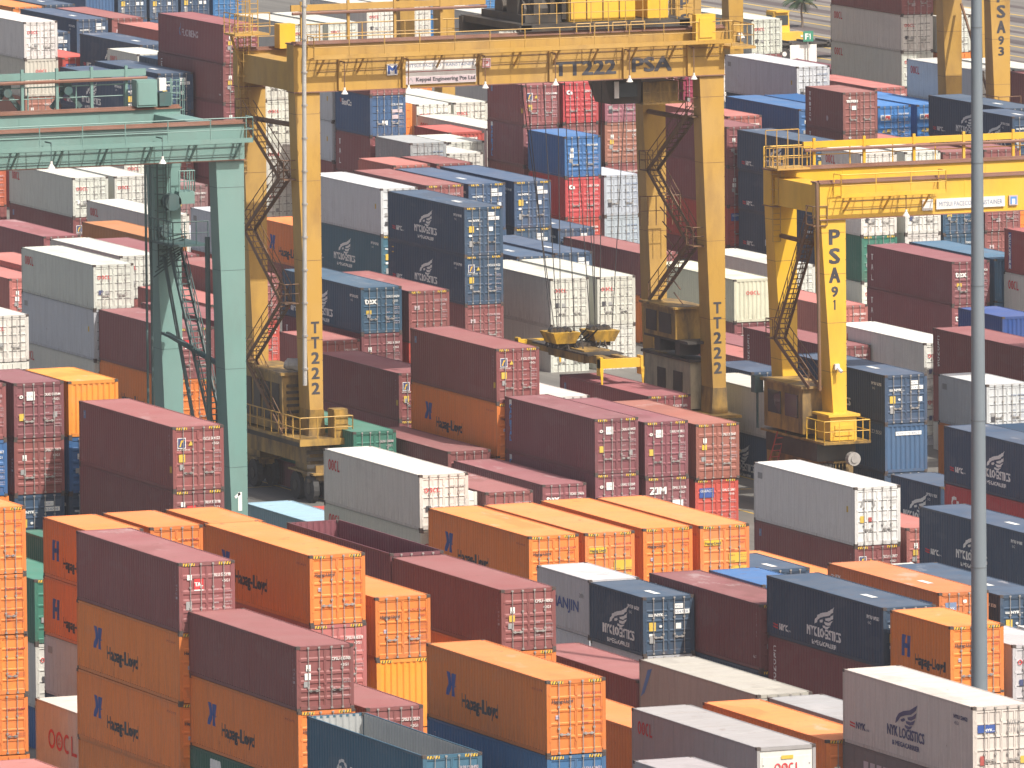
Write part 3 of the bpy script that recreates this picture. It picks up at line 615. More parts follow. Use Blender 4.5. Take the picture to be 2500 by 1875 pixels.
# x, y, z of the near left bottom corner; 40 ft or 20 ft; high or standard; look; label
BOXES = [
(154.07,371.00,9.41,1,1,'hap','orange container, blue side emblem, topmost in its stack, bottom centre'),
(169.76,366.40,8.01,1,1,'nyw','cream container, dark blue wing emblem, topmost in its stack, bottom far right'),
(151.55,390.80,8.78,1,0,'cps','maroon container, white door codes, topmost in its stack, bottom left of centre, left one'),
(151.14,403.00,10.47,1,1,'tal','maroon container, red door badge, topmost in its stack, lower far left'),
(156.89,403.00,10.46,1,1,'hap','orange container, blue side emblem, topmost in its stack, lower left of centre'),
(165.96,443.00,11.23,1,1,'flo','maroon container, yellow-blue door badge, topmost in its stack, middle far left'),
(165.74,404.00,8.72,1,0,'cps','maroon container, white door codes, topmost in its stack, lower centre'),
(211.49,470.00,3.20,1,1,'whi','white container, yellow door label, topmost in its stack, lower far right'),
(183.42,404.70,6.86,1,0,'nyk','navy container, white wing emblem, topmost in its stack, bottom far right'),
(182.66,455.00,7.23,1,0,'ooc','grey-white container, red letters, topmost in its stack, lower left of centre'),
(211.68,503.00,3.22,1,1,'cai','dark maroon container, white door plate, topmost in its stack, middle centre'),
(160.75,366.40,7.02,1,1,'oor','grey refrigerated container, topmost in its stack, bottom right of centre, right one'),
(151.55,390.80,5.88,1,1,'hap','orange container, blue side emblem, second down its stack, bottom left of centre'),
(151.14,403.00,7.58,1,1,'hap','orange container, blue side emblem, second down its stack, bottom far left'),
(211.29,515.30,5.72,1,1,'flo','maroon container, yellow-blue door badge, topmost in its stack, middle centre'),
(151.14,403.00,4.68,1,1,'hap','orange container, blue side emblem, third down its stack, bottom far left'),
(229.44,506.00,4.63,1,0,'nyl','navy container, white door plates, topmost in its stack, middle far right'),
(183.40,398.00,6.56,0,1,'hap','orange container, blue side emblem, topmost in its stack, bottom right edge'),
(149.74,373.00,6.55,1,1,'otl','teal open-top container, topmost in its stack, bottom left of centre'),
(182.69,442.00,5.49,1,1,'hap','orange container, blue side emblem, topmost in its stack, lower centre'),
(180.66,424.00,5.22,0,0,'ny2','short navy container, white wing emblem, topmost in its stack, bottom right of centre'),
(208.28,555.70,3.20,1,1,'tal','maroon container, red door badge, topmost in its stack, middle far left'),
(183.14,417.00,5.28,1,1,'cro','maroon container, white vertical lettering, topmost in its stack, bottom right of centre'),
(213.88,455.50,2.42,1,1,'nyk','navy container, white wing emblem, topmost in its stack, lower right edge, leftmost'),
(229.44,506.00,2.04,1,0,'nyc','navy container, ribbed end, second down its stack, middle far right'),
(216.57,548.00,6.10,1,0,'txn','navy container, white tex lettering, topmost in its stack, middle left of centre'),
(234.60,577.00,7.13,1,1,'nyk','navy container, white wing emblem, topmost in its stack, upper centre'),
(261.95,568.00,3.75,1,0,'txm','maroon container, white tex lettering, topmost in its stack, middle far right'),
(251.87,577.00,2.38,1,0,'oox','rusty white container, ribbed end, topmost in its stack, middle right of centre'),
(208.07,568.00,6.03,1,0,'ooc','grey-white container, red letters, topmost in its stack, middle far left, left one'),
(171.90,391.70,5.19,1,1,'crm','cream-roofed grey container, diagonal blue sticker, topmost in its stack, bottom right of centre'),
(221.00,468.00,4.72,1,1,'nyk','navy container, white wing emblem, topmost in its stack, lower right edge, rightmost'),
(213.06,533.60,2.89,1,0,'flo','maroon container, yellow-blue door badge, topmost in its stack, middle left of centre'),
(205.41,521.00,1.35,1,0,'grn','green container, topmost in its stack, middle left of centre'),
(229.36,518.50,2.30,1,0,'ooc','grey-white container, red letters, topmost in its stack, middle right of centre, second from left'),
(234.60,577.00,4.24,1,1,'nyf','navy container, wing emblem and door badge, second down its stack, middle centre'),
(240.02,577.00,2.67,1,1,'ooc','grey-white container, red letters, topmost in its stack, middle centre'),
(159.78,403.00,8.86,1,0,'hap','orange container, blue side emblem, topmost in its stack, bottom left of centre'),
(188.35,442.00,5.53,1,1,'hap','orange container, blue side emblem, topmost in its stack, lower right of centre'),
(211.29,515.30,2.83,1,1,'hap','orange container, blue side emblem, second down its stack, middle centre'),
(239.29,602.00,6.03,1,1,'wgr','plain pale grey container, topmost in its stack, upper left of centre, right one'),
(191.19,442.00,5.50,1,1,'hay','orange container, yellow door labels, topmost in its stack, lower right of centre'),
(247.35,650.00,12.90,1,0,'klt','maroon container, faded white side name, topmost in its stack, top far left'),
(242.23,655.00,9.16,1,0,'nyk','navy container, white wing emblem, topmost in its stack, top far left, second from left'),
(197.48,429.80,3.78,1,0,'onk','rust-orange container, pale roof mark, topmost in its stack, lower far right'),
(165.96,443.00,8.34,1,1,'tal','maroon container, red door badge, second down its stack, lower far left'),
(235.77,507.00,3.72,0,0,'wht','plain white container, topmost in its stack, middle right edge'),
(243.81,519.00,4.13,1,0,'cro','maroon container, white vertical lettering, topmost in its stack, middle right edge'),
(220.47,577.00,4.03,1,0,'brn','brown container, topmost in its stack, middle left of centre'),
(234.93,645.00,3.77,1,0,'ooc','grey-white container, red letters, topmost in its stack, upper left edge'),
(274.96,617.00,6.48,1,0,'nyk','navy container, white wing emblem, topmost in its stack, upper far right'),
(185.49,442.00,5.48,1,1,'hay','orange container, yellow door labels, topmost in its stack, lower centre'),
(274.56,630.00,6.59,1,0,'mar','dark maroon container, topmost in its stack, upper right of centre'),
(242.23,655.00,6.57,1,0,'nyk','navy container, white wing emblem, second down its stack, upper far left, left one'),
(169.25,379.00,5.14,1,1,'orp','bright orange container, ridged roof, topmost in its stack, bottom far right'),
(163.44,457.00,12.27,0,0,'cai','dark maroon container, white door plate, topmost in its stack, middle left edge'),
(310.71,682.00,9.12,1,0,'ooc','grey-white container, red letters, second down its stack, top far right'),
(217.31,503.00,2.66,1,1,'trb','reddish brown container, topmost in its stack, middle right of centre'),
(313.60,715.00,6.55,1,0,'ooc','grey-white container, red letters, topmost in its stack, top right of centre, right one'),
(208.07,568.00,3.13,1,1,'wgr','plain pale grey container, second down its stack, middle left edge'),
(214.49,503.00,2.91,1,1,'cai','dark maroon container, white door plate, topmost in its stack, middle right of centre'),
(295.63,720.00,7.10,1,0,'ooc','grey-white container, red letters, topmost in its stack, top centre, right one'),
(292.86,660.00,7.71,1,0,'wgr','plain pale grey container, topmost in its stack, top far right'),
(302.02,650.00,7.76,1,0,'ooc','grey-white container, red letters, topmost in its stack, top right edge, second from left'),
(208.28,555.70,0.31,1,1,'hap','orange container, blue side emblem, second down its stack, middle far left'),
(183.42,404.70,4.27,1,0,'cro','maroon container, white vertical lettering, second down its stack, bottom far right'),
(211.49,470.00,0.30,1,1,'flo','maroon container, yellow-blue door badge, second down its stack, lower far right'),
(154.07,371.00,6.51,1,1,'blt','blue container, red vertical lettering, second down its stack, bottom centre'),
(228.38,600.00,5.35,0,0,'wgr','plain pale grey container, topmost in its stack, upper left of centre, left one'),
(165.72,416.30,8.86,1,0,'otm','maroon open-top container, topmost in its stack, lower left of centre'),
(272.34,604.00,6.94,0,0,'ooc','grey-white container, red letters, topmost in its stack, upper far right, left one'),
(274.96,617.00,1.30,1,0,'nyk','navy container, white wing emblem, third down its stack, upper far right'),
(274.96,617.00,3.89,1,0,'nyk','navy container, white wing emblem, second down its stack, upper far right'),
(239.29,602.00,3.13,1,1,'nyt','teal-blue container, white wing emblem, second down its stack, upper left of centre'),
(274.56,630.00,4.00,1,0,'mar','dark maroon container, second down its stack, upper right of centre'),
(274.56,630.00,1.41,1,0,'red','bright red container, third down its stack, upper right of centre'),
(241.57,540.00,2.34,1,0,'cro','maroon container, white vertical lettering, topmost in its stack, middle far right'),
(244.10,533.00,3.09,1,0,'ooc','grey-white container, red letters, topmost in its stack, middle far right'),
(212.52,560.00,3.32,1,0,'mar','dark maroon container, topmost in its stack, middle far left'),
(256.74,614.60,7.85,0,0,'blu','bright blue container, topmost in its stack, upper centre'),
(182.30,434.00,4.75,0,0,'hjn','light grey container, blue side name, topmost in its stack, lower centre'),
(243.06,577.00,2.63,1,1,'ooc','grey-white container, red letters, topmost in its stack, middle right of centre, leftmost'),
(163.44,457.00,9.68,0,0,'cps','maroon container, white door codes, second down its stack, lower left edge'),
(240.02,577.00,-0.22,1,1,'ooc','grey-white container, red letters, second down its stack, middle centre'),
(254.98,570.00,1.28,1,0,'sal','salmon-roofed brown container, topmost in its stack, middle far right'),
(256.80,621.50,10.59,0,0,'flo','maroon container, yellow-blue door badge, topmost in its stack, upper centre'),
(281.88,628.00,8.67,0,0,'trt','brown short container, white door letters, topmost in its stack, upper far right'),
(272.34,604.00,4.35,0,0,'ooc','grey-white container, red letters, second down its stack, upper far right, left one'),
(248.72,627.50,12.38,0,0,'brn','brown container, topmost in its stack, top left of centre'),
(247.35,650.00,10.30,1,0,'cro','maroon container, white vertical lettering, second down its stack, top far left'),
(251.22,589.60,2.88,1,0,'brn','brown container, topmost in its stack, middle right of centre'),
(295.63,720.00,4.51,1,0,'brn','brown container, second down its stack, top centre'),
(248.08,602.00,6.08,1,1,'nyl','navy container, white door plates, topmost in its stack, upper centre, second from left'),
(154.16,416.60,1.54,1,1,'ooL','grey container, huge red letters, topmost in its stack, bottom left edge'),
(248.72,627.50,9.79,0,0,'sea','blue container, white side name, second down its stack, upper left of centre'),
(261.95,568.00,1.16,1,0,'txm','maroon container, white tex lettering, second down its stack, middle far right'),
(171.82,404.00,4.59,1,0,'brn','brown container, topmost in its stack, bottom right of centre'),
(310.71,682.00,6.53,1,0,'ooc','grey-white container, red letters, third down its stack, top far right'),
(157.21,430.00,8.76,0,0,'hap','orange container, blue side emblem, topmost in its stack, lower left edge, right one'),
(208.72,503.00,0.27,1,0,'txm','maroon container, white tex lettering, topmost in its stack, lower centre'),
(213.32,546.20,3.44,0,0,'sal','salmon-roofed brown container, topmost in its stack, middle left of centre'),
(264.96,600.00,0.57,1,0,'ooc','grey-white container, red letters, topmost in its stack, middle right of centre, rightmost'),
(200.62,430.00,3.48,1,0,'nyk','navy container, white wing emblem, topmost in its stack, lower right edge, second from left'),
(247.35,650.00,7.71,1,0,'mar','dark maroon container, third down its stack, upper left of centre, left one'),
(220.23,516.00,2.70,1,1,'brf','red-brown container, yellow-blue door badge, topmost in its stack, middle right of centre'),
(247.35,650.00,5.12,1,0,'mar','dark maroon container, fourth down its stack, upper left of centre'),
(294.96,760.00,3.92,1,0,'ooc','grey-white container, red letters, topmost in its stack, top left of centre, second from left'),
(219.41,548.00,5.48,1,1,'brn','brown container, topmost in its stack, middle centre'),
(247.58,689.00,10.51,1,0,'ooc','grey-white container, red letters, topmost in its stack, top left edge'),
(159.78,403.00,5.97,1,1,'orc','orange container, ribbed end, second down its stack, bottom left of centre'),
(243.74,556.00,-0.03,1,0,'sal','salmon-roofed brown container, topmost in its stack, middle right of centre'),
(288.58,617.00,8.17,1,0,'nyk','navy container, white wing emblem, topmost in its stack, upper right edge, left one'),
(166.13,457.00,12.22,0,0,'orc','orange container, ribbed end, topmost in its stack, middle far left'),
(234.15,628.00,2.77,1,0,'ooc','grey-white container, red letters, topmost in its stack, upper far left, right one'),
(272.34,604.00,1.46,0,1,'grn','green container, third down its stack, upper far right'),
(243.06,577.00,-0.26,1,1,'ooc','grey-white container, red letters, second down its stack, middle right of centre'),
(305.04,770.00,4.19,1,0,'ooc','grey-white container, red letters, topmost in its stack, top left of centre, rightmost'),
(247.58,689.00,5.33,1,0,'brc','light brown container, third down its stack, upper left edge'),
(208.46,515.30,0.74,1,0,'cro','maroon container, white vertical lettering, topmost in its stack, lower centre'),
(256.74,614.60,5.26,0,0,'gmr','red container, white side letters, second down its stack, upper centre'),
(247.58,689.00,7.92,1,0,'ooy','cream container, ribbed end, second down its stack, top left edge'),
(275.35,604.00,6.92,0,0,'ooc','grey-white container, red letters, topmost in its stack, upper far right, right one'),
(244.67,655.00,9.46,1,0,'nyk','navy container, white wing emblem, topmost in its stack, top far left, third from left'),
(211.68,503.00,0.33,1,1,'cai','dark maroon container, white door plate, second down its stack, lower centre'),
(240.90,615.00,2.41,1,0,'hap','orange container, blue side emblem, topmost in its stack, upper left of centre'),
(280.84,604.00,6.84,0,0,'brn','brown container, topmost in its stack, upper right edge, right one'),
(205.41,521.00,-1.24,1,0,'brn','brown container, second down its stack, lower left of centre'),
(217.82,590.00,4.21,1,0,'ooc','grey-white container, red letters, topmost in its stack, middle far left, right one'),
(262.40,621.50,10.55,0,0,'mau','mauve container, topmost in its stack, top right of centre'),
(284.55,641.00,6.54,1,0,'blu','bright blue container, topmost in its stack, upper far right'),
(212.52,560.00,0.73,1,0,'cps','maroon container, white door codes, second down its stack, middle left of centre, left one'),
(281.76,660.00,7.29,1,0,'brn','brown container, topmost in its stack, top right of centre'),
(159.98,430.00,8.78,0,0,'hap','orange container, blue side emblem, topmost in its stack, lower far left, left one'),
(157.21,430.00,6.17,0,0,'hap','orange container, blue side emblem, second down its stack, lower left edge, right one'),
(259.51,621.50,10.62,0,0,'gmr','red container, white side letters, topmost in its stack, top centre'),
(149.68,424.00,10.51,1,1,'hap','orange container, blue side emblem, topmost in its stack, lower left edge, left one'),
(285.79,610.50,8.25,0,0,'nyk','navy container, white wing emblem, topmost in its stack, upper right edge, right one'),
(154.50,390.80,6.14,1,0,'cps','maroon container, white door codes, topmost in its stack, bottom left of centre, right one'),
(257.16,668.00,8.81,1,1,'ooc','grey-white container, red letters, topmost in its stack, top left of centre, leftmost'),
(157.21,430.00,3.58,0,0,'wgr','plain pale grey container, third down its stack, bottom left edge'),
(251.87,577.00,-0.21,1,0,'mar','dark maroon container, second down its stack, middle right of centre'),
(277.96,604.00,6.80,0,0,'brn','brown container, topmost in its stack, upper right edge, left one'),
(247.58,689.00,2.73,1,0,'wgr','plain pale grey container, fourth down its stack, upper left edge'),
(275.35,604.00,4.33,0,0,'ooc','grey-white container, red letters, second down its stack, upper far right, right one'),
(217.31,503.00,-0.24,1,1,'red','bright red container, second down its stack, lower right of centre'),
(256.80,621.50,8.00,0,0,'cap','maroon container, blue-white vertical letters, second down its stack, upper centre'),
(259.42,614.60,5.29,0,0,'wbl','pale blue-grey container, topmost in its stack, upper right of centre'),
(217.12,573.00,2.87,1,0,'sal','salmon-roofed brown container, topmost in its stack, middle far left'),
(149.68,424.00,2.74,1,0,'hap','orange container, blue side emblem, fourth down its stack, bottom left edge'),
(222.99,485.00,1.03,0,1,'ny2','short navy container, white wing emblem, topmost in its stack, lower far right'),
(237.82,645.00,3.74,1,0,'ooc','grey-white container, red letters, topmost in its stack, upper far left, left one'),
(156.89,403.00,7.57,1,1,'slm','salmon pink container, second down its stack, bottom left of centre'),
(257.16,668.00,5.91,1,1,'ooc','grey-white container, red letters, second down its stack, upper left of centre'),
(257.16,668.00,3.02,1,1,'ooc','grey-white container, red letters, third down its stack, upper left of centre'),
(149.68,424.00,5.33,1,0,'hap','orange container, blue side emblem, third down its stack, bottom left edge'),
(216.57,548.00,3.51,1,0,'mar','dark maroon container, second down its stack, middle left of centre, second from left'),
(241.25,643.50,3.10,0,0,'mvb','dusty mauve container, topmost in its stack, upper far left'),
(280.84,604.00,4.25,0,0,'brn','brown container, second down its stack, upper right edge'),
(212.52,560.00,-1.86,1,0,'nyk','navy container, white wing emblem, third down its stack, middle left of centre'),
(316.32,682.00,8.96,1,0,'ooc','grey-white container, red letters, topmost in its stack, top right edge, third from left'),
(229.02,615.00,2.68,1,0,'orb','dull orange-brown container, topmost in its stack, upper far left'),
(149.68,424.00,7.92,1,0,'hap','orange container, blue side emblem, second down its stack, lower left edge, left one'),
(262.40,621.50,7.96,0,0,'brc','light brown container, second down its stack, upper right of centre'),
(164.39,385.00,5.22,1,0,'org','orange container, bare sides, topmost in its stack, bottom right of centre'),
(248.72,634.00,10.26,0,0,'wgr','plain pale grey container, topmost in its stack, top left of centre'),
(245.09,602.00,6.06,1,1,'nyl','navy container, white door plates, topmost in its stack, upper centre, leftmost'),
(229.36,518.50,-0.59,1,1,'nyk','navy container, white wing emblem, second down its stack, lower right of centre'),
(277.96,604.00,4.21,0,0,'txn','navy container, white tex lettering, second down its stack, upper right edge'),
(226.77,628.00,1.76,1,0,'mar','dark maroon container, topmost in its stack, upper left edge'),
(284.35,660.00,7.33,1,0,'mag','magenta container, topmost in its stack, top right of centre'),
(234.60,577.00,1.65,1,0,'brn','brown container, third down its stack, middle centre'),
(183.35,467.60,3.24,1,0,'lbl','light blue container, topmost in its stack, lower left of centre'),
(264.73,568.00,3.80,1,0,'nyB','steel blue container, ribbed end, topmost in its stack, middle right edge'),
(256.84,550.00,2.38,0,0,'roy','royal blue container, topmost in its stack, middle right edge'),
(247.35,650.00,2.53,1,0,'flo','maroon container, yellow-blue door badge, fifth down its stack, upper left of centre'),
(182.66,455.00,4.64,1,0,'ooc','grey-white container, red letters, second down its stack, lower left of centre'),
(193.42,545.00,5.89,1,0,'ooc','grey-white container, red letters, topmost in its stack, middle left edge'),
(248.72,634.00,7.67,0,0,'wgr','plain pale grey container, second down its stack, upper left of centre'),
(266.38,730.00,7.32,1,0,'nyl','navy container, white door plates, topmost in its stack, top left edge, right one'),
(313.58,682.00,8.92,1,0,'ooc','grey-white container, red letters, topmost in its stack, top right edge, leftmost'),
(151.14,403.00,1.79,1,1,'org','orange container, bare sides, fourth down its stack, bottom far left'),
(297.85,760.00,3.94,1,0,'ooc','grey-white container, red letters, topmost in its stack, top left of centre, third from left'),
(256.43,690.00,8.53,1,0,'nyk','navy container, white wing emblem, topmost in its stack, top far left, leftmost'),
(296.04,680.00,6.28,1,0,'ooc','grey-white container, red letters, topmost in its stack, top right of centre, left one'),
(186.25,398.00,5.62,0,1,'oo3','pale grey container, red letters, topmost in its stack, bottom right edge'),
(242.23,655.00,3.98,1,0,'ooc','grey-white container, red letters, third down its stack, upper far left'),
(307.98,770.00,4.17,1,0,'ooc','grey-white container, red letters, topmost in its stack, top centre, left one'),
(248.85,621.00,7.28,0,0,'grb','grey container, blue side sticker, topmost in its stack, upper left of centre'),
(244.67,655.00,6.87,1,0,'nyk','navy container, white wing emblem, second down its stack, upper far left, right one'),
(190.85,467.00,4.69,1,0,'brn','brown container, topmost in its stack, lower centre'),
(159.30,443.00,4.75,1,1,'grn','green container, topmost in its stack, lower left edge, right one'),
(221.00,468.00,1.82,1,1,'gmr','red container, white side letters, second down its stack, lower right edge'),
(242.29,602.00,6.10,1,1,'brn','brown container, topmost in its stack, upper centre, left one'),
(248.72,627.50,7.20,0,0,'mar','dark maroon container, third down its stack, upper left of centre, right one'),
(163.44,457.00,7.09,0,0,'nyk','navy container, white wing emblem, third down its stack, lower left edge'),
(172.08,379.00,5.46,1,0,'grr','flat lilac-grey roofed container, topmost in its stack, bottom far right'),
(169.76,366.40,5.12,1,1,'gry','dark grey container, pale side squares, second down its stack, bottom far right'),
(257.16,668.00,0.12,1,1,'ooc','grey-white container, red letters, fourth down its stack, upper left of centre'),
(214.49,503.00,0.01,1,1,'zim','maroon container, big white door letters, second down its stack, lower right of centre'),
(234.93,645.00,1.18,1,0,'flo','maroon container, yellow-blue door badge, second down its stack, upper left edge'),
(208.07,568.00,0.54,1,0,'ooc','grey-white container, red letters, third down its stack, middle left edge'),
(245.64,589.60,3.16,1,0,'nyl','navy container, white door plates, topmost in its stack, upper centre, fourth from left'),
(296.63,655.00,5.22,1,0,'pil','bright blue container, white-red door panel, topmost in its stack, upper far right, left one'),
(274.56,630.00,-1.18,1,0,'mar','dark maroon container, fourth down its stack, upper right of centre'),
(236.73,540.00,1.15,0,0,'nyk','navy container, white wing emblem, topmost in its stack, middle right of centre'),
(280.28,643.00,6.08,1,0,'sal','salmon-roofed brown container, topmost in its stack, upper right of centre'),
(310.71,682.00,11.71,1,0,'brn','brown container, topmost in its stack, top far right'),
(264.80,653.00,6.88,1,0,'ooc','grey-white container, red letters, topmost in its stack, upper centre, second from left'),
(162.91,430.00,8.77,0,0,'hap','orange container, blue side emblem, topmost in its stack, lower far left, right one'),
(299.56,655.00,5.20,1,0,'pil','bright blue container, white-red door panel, topmost in its stack, upper far right, right one'),
(220.42,590.00,4.10,1,0,'mar','dark maroon container, topmost in its stack, upper far left'),
(213.32,546.20,0.85,0,0,'mar','dark maroon container, second down its stack, middle left of centre, leftmost'),
(220.47,577.00,1.44,1,0,'red','bright red container, second down its stack, middle left of centre, right one'),
(307.98,770.00,1.58,1,0,'ooc','grey-white container, red letters, second down its stack, top centre'),
(220.47,577.00,-1.15,1,0,'hap','orange container, blue side emblem, third down its stack, middle left of centre'),
(244.67,655.00,4.27,1,0,'sal','salmon-roofed brown container, third down its stack, upper far left'),
(259.42,614.60,2.70,0,0,'wbl','pale blue-grey container, second down its stack, upper right of centre'),
(159.30,443.00,1.85,1,1,'ooc','grey-white container, red letters, second down its stack, bottom left edge'),
(272.34,604.00,-1.14,0,0,'ooc','grey-white container, red letters, fourth down its stack, middle far right'),
(229.44,506.00,-0.55,1,0,'nyk','navy container, white wing emblem, third down its stack, lower far right'),
(213.06,533.60,-0.01,1,1,'mar','dark maroon container, second down its stack, middle left of centre, rightmost'),
(265.24,555.60,5.63,1,0,'gen','red-brown container, blue name strip, topmost in its stack, upper right edge'),
(214.23,470.00,1.35,1,0,'sal','salmon-roofed brown container, topmost in its stack, lower far right'),
(210.85,590.00,3.18,1,0,'sal','salmon-roofed brown container, topmost in its stack, middle left edge, left one'),
(261.97,640.20,6.22,1,0,'ooc','grey-white container, red letters, topmost in its stack, upper centre, third from left'),
(251.22,589.60,-0.01,1,1,'hap','orange container, blue side emblem, second down its stack, middle right of centre'),
(166.13,457.00,9.62,0,0,'blu','bright blue container, second down its stack, lower far left'),
(155.41,353.70,6.95,1,1,'oor','grey refrigerated container, topmost in its stack, bottom right of centre, left one'),
(246.82,563.00,-0.17,1,0,'mar','dark maroon container, topmost in its stack, middle right of centre'),
(295.63,720.00,1.92,1,0,'ooc','grey-white container, red letters, third down its stack, top centre'),
(151.55,390.80,3.29,1,0,'grm','green container, white side patch, third down its stack, bottom far left'),
(281.88,628.00,6.08,0,0,'trt','brown short container, white door letters, second down its stack, upper far right'),
(189.84,432.00,4.33,0,0,'blu','bright blue container, topmost in its stack, lower right of centre'),
(248.72,634.00,5.08,0,0,'cps','maroon container, white door codes, third down its stack, upper left of centre'),
(302.05,667.50,5.36,1,0,'sal','salmon-roofed brown container, topmost in its stack, top far right'),
(265.24,555.60,2.74,1,1,'ooc','grey-white container, red letters, second down its stack, middle right edge'),
(194.16,442.00,3.61,0,0,'nyk','navy container, white wing emblem, topmost in its stack, lower far right'),
(262.18,653.00,6.87,1,0,'ooc','grey-white container, red letters, topmost in its stack, upper centre, leftmost'),
(245.15,614.60,6.53,0,0,'sal','salmon-roofed brown container, topmost in its stack, upper left of centre'),
(269.15,730.00,7.30,1,0,'brn','brown container, topmost in its stack, top far left'),
(250.96,602.00,3.36,1,0,'nyl','navy container, white door plates, topmost in its stack, upper centre, rightmost'),
(256.77,634.00,6.65,0,0,'rdc','red container, ribbed end, topmost in its stack, upper centre'),
(254.13,627.50,6.63,0,0,'ooc','grey-white container, red letters, topmost in its stack, upper centre, fourth from left'),
(264.80,705.00,7.98,1,0,'sal','salmon-roofed brown container, topmost in its stack, top far left'),
(228.38,600.00,2.76,0,0,'red','bright red container, second down its stack, middle left of centre, left one'),
(252.55,680.00,8.72,0,0,'ooc','grey-white container, red letters, topmost in its stack, top far left'),
(180.66,424.00,2.63,0,0,'wgr','plain pale grey container, second down its stack, bottom right of centre'),
(248.07,614.60,6.51,0,0,'brn','brown container, topmost in its stack, upper centre, right one'),
(303.61,800.00,4.10,1,0,'rcl','bright blue container, white door letters, topmost in its stack, top far left'),
(163.44,450.30,5.58,0,0,'grn','green container, topmost in its stack, lower left edge, left one'),
(281.76,660.00,2.11,1,0,'sal','salmon-roofed brown container, third down its stack, upper right of centre'),
(165.74,404.00,5.82,1,1,'org','orange container, bare sides, second down its stack, bottom centre'),
(243.11,589.60,3.05,1,0,'nyl','navy container, white door plates, topmost in its stack, upper centre, third from left'),
(303.90,637.50,7.70,1,0,'brn','brown container, topmost in its stack, top right edge'),
(281.76,660.00,4.70,1,0,'brn','brown container, second down its stack, upper right of centre'),
(295.46,800.00,4.21,1,0,'nyl','navy container, white door plates, topmost in its stack, top far left, left one'),
(281.76,660.00,-0.48,1,0,'wgr','plain pale grey container, fourth down its stack, upper right of centre'),
(137.75,378.00,5.15,1,0,'sal','salmon-roofed brown container, topmost in its stack, bottom left edge'),
(330.00,800.00,0.89,1,0,'rcl','bright blue container, white door letters, second down its stack, top centre'),
(298.17,800.00,4.12,1,0,'nyl','navy container, white door plates, topmost in its stack, top far left, right one'),
(248.08,602.00,3.18,1,1,'nyl','navy container, white door plates, second down its stack, upper centre'),
(280.84,604.00,1.66,0,0,'brn','brown container, third down its stack, upper right edge'),
(313.60,715.00,3.96,1,0,'brn','brown container, second down its stack, top right of centre'),
(307.98,770.00,-1.01,1,0,'hap','orange container, blue side emblem, third down its stack, top centre'),
(251.34,621.00,6.51,0,0,'ooc','grey-white container, red letters, topmost in its stack, upper centre, rightmost'),
(330.00,800.00,-1.70,1,0,'red','bright red container, third down its stack, top centre'),
(305.83,650.00,7.61,1,0,'ooc','grey-white container, red letters, topmost in its stack, top right edge, rightmost'),
(294.96,760.00,1.33,1,0,'cps','maroon container, white door codes, second down its stack, top left of centre'),
(160.66,457.00,9.70,0,0,'blu','bright blue container, second down its stack, lower left edge'),
(183.14,417.00,2.38,1,1,'nyk','navy container, white wing emblem, second down its stack, bottom right of centre'),
(300.89,800.00,4.11,1,0,'nyk','navy container, white wing emblem, topmost in its stack, top far left, rightmost'),
(214.29,515.70,3.28,1,0,'whr','white-roofed container, topmost in its stack, middle centre'),
(330.00,800.00,3.48,1,0,'rcl','bright blue container, white door letters, topmost in its stack, top centre, rightmost'),
(182.30,434.00,2.16,0,0,'wgr','plain pale grey container, second down its stack, bottom centre'),
(160.66,457.00,12.29,0,0,'brn','brown container, topmost in its stack, middle left edge'),
(305.04,770.00,1.60,1,0,'ooc','grey-white container, red letters, second down its stack, top left of centre'),
(255.45,703.00,6.79,1,0,'red','bright red container, topmost in its stack, top left edge'),
(292.72,800.00,4.22,1,0,'blc','blue container, ribbed end, topmost in its stack, top far left'),
(275.35,604.00,1.74,0,0,'ooc','grey-white container, red letters, third down its stack, upper far right'),
(277.96,604.00,1.62,0,0,'txn','navy container, white tex lettering, third down its stack, upper right edge'),
(159.30,443.00,-0.74,1,0,'blu','bright blue container, third down its stack, bottom left edge'),
(256.74,614.60,2.67,0,0,'red','bright red container, third down its stack, upper centre'),
(287.58,628.00,4.80,1,0,'sal','salmon-roofed brown container, topmost in its stack, upper far right'),
(256.80,621.50,5.41,0,0,'brn','brown container, third down its stack, upper centre'),
(213.05,590.00,3.54,1,0,'sal','salmon-roofed brown container, topmost in its stack, middle left edge, right one'),
(166.13,457.00,7.03,0,0,'nyk','navy container, white wing emblem, third down its stack, lower far left'),
(259.51,621.50,8.03,0,0,'brn','brown container, second down its stack, upper centre'),
(240.90,615.00,-0.18,1,0,'cps','maroon container, white door codes, second down its stack, middle left of centre, right one'),
(197.02,442.00,2.89,1,0,'org','orange container, bare sides, topmost in its stack, lower far right'),
(235.77,507.00,0.83,0,1,'org','orange container, bare sides, second down its stack, lower far right'),
(262.40,621.50,5.37,0,0,'cps','maroon container, white door codes, third down its stack, upper right of centre'),
(266.86,745.00,7.23,1,0,'org','orange container, bare sides, topmost in its stack, top left edge'),
(327.22,800.00,3.53,1,0,'rcl','bright blue container, white door letters, topmost in its stack, top centre, second from left'),
(244.10,533.00,0.50,1,0,'ooc','grey-white container, red letters, second down its stack, middle far right'),
(316.32,682.00,6.37,1,0,'org','orange container, bare sides, second down its stack, top right edge'),
(274.77,760.00,6.15,1,0,'nyk','navy container, white wing emblem, topmost in its stack, top left edge'),
(244.10,533.00,-2.09,1,0,'wgr','plain pale grey container, third down its stack, lower far right'),
(260.51,722.00,7.09,1,0,'nyl','navy container, white door plates, topmost in its stack, top left edge, left one'),
(321.67,800.00,3.64,1,0,'rcl','bright blue container, white door letters, topmost in its stack, top centre, leftmost'),
(233.29,660.00,3.27,1,0,'orr','red-orange container, topmost in its stack, upper left edge')]
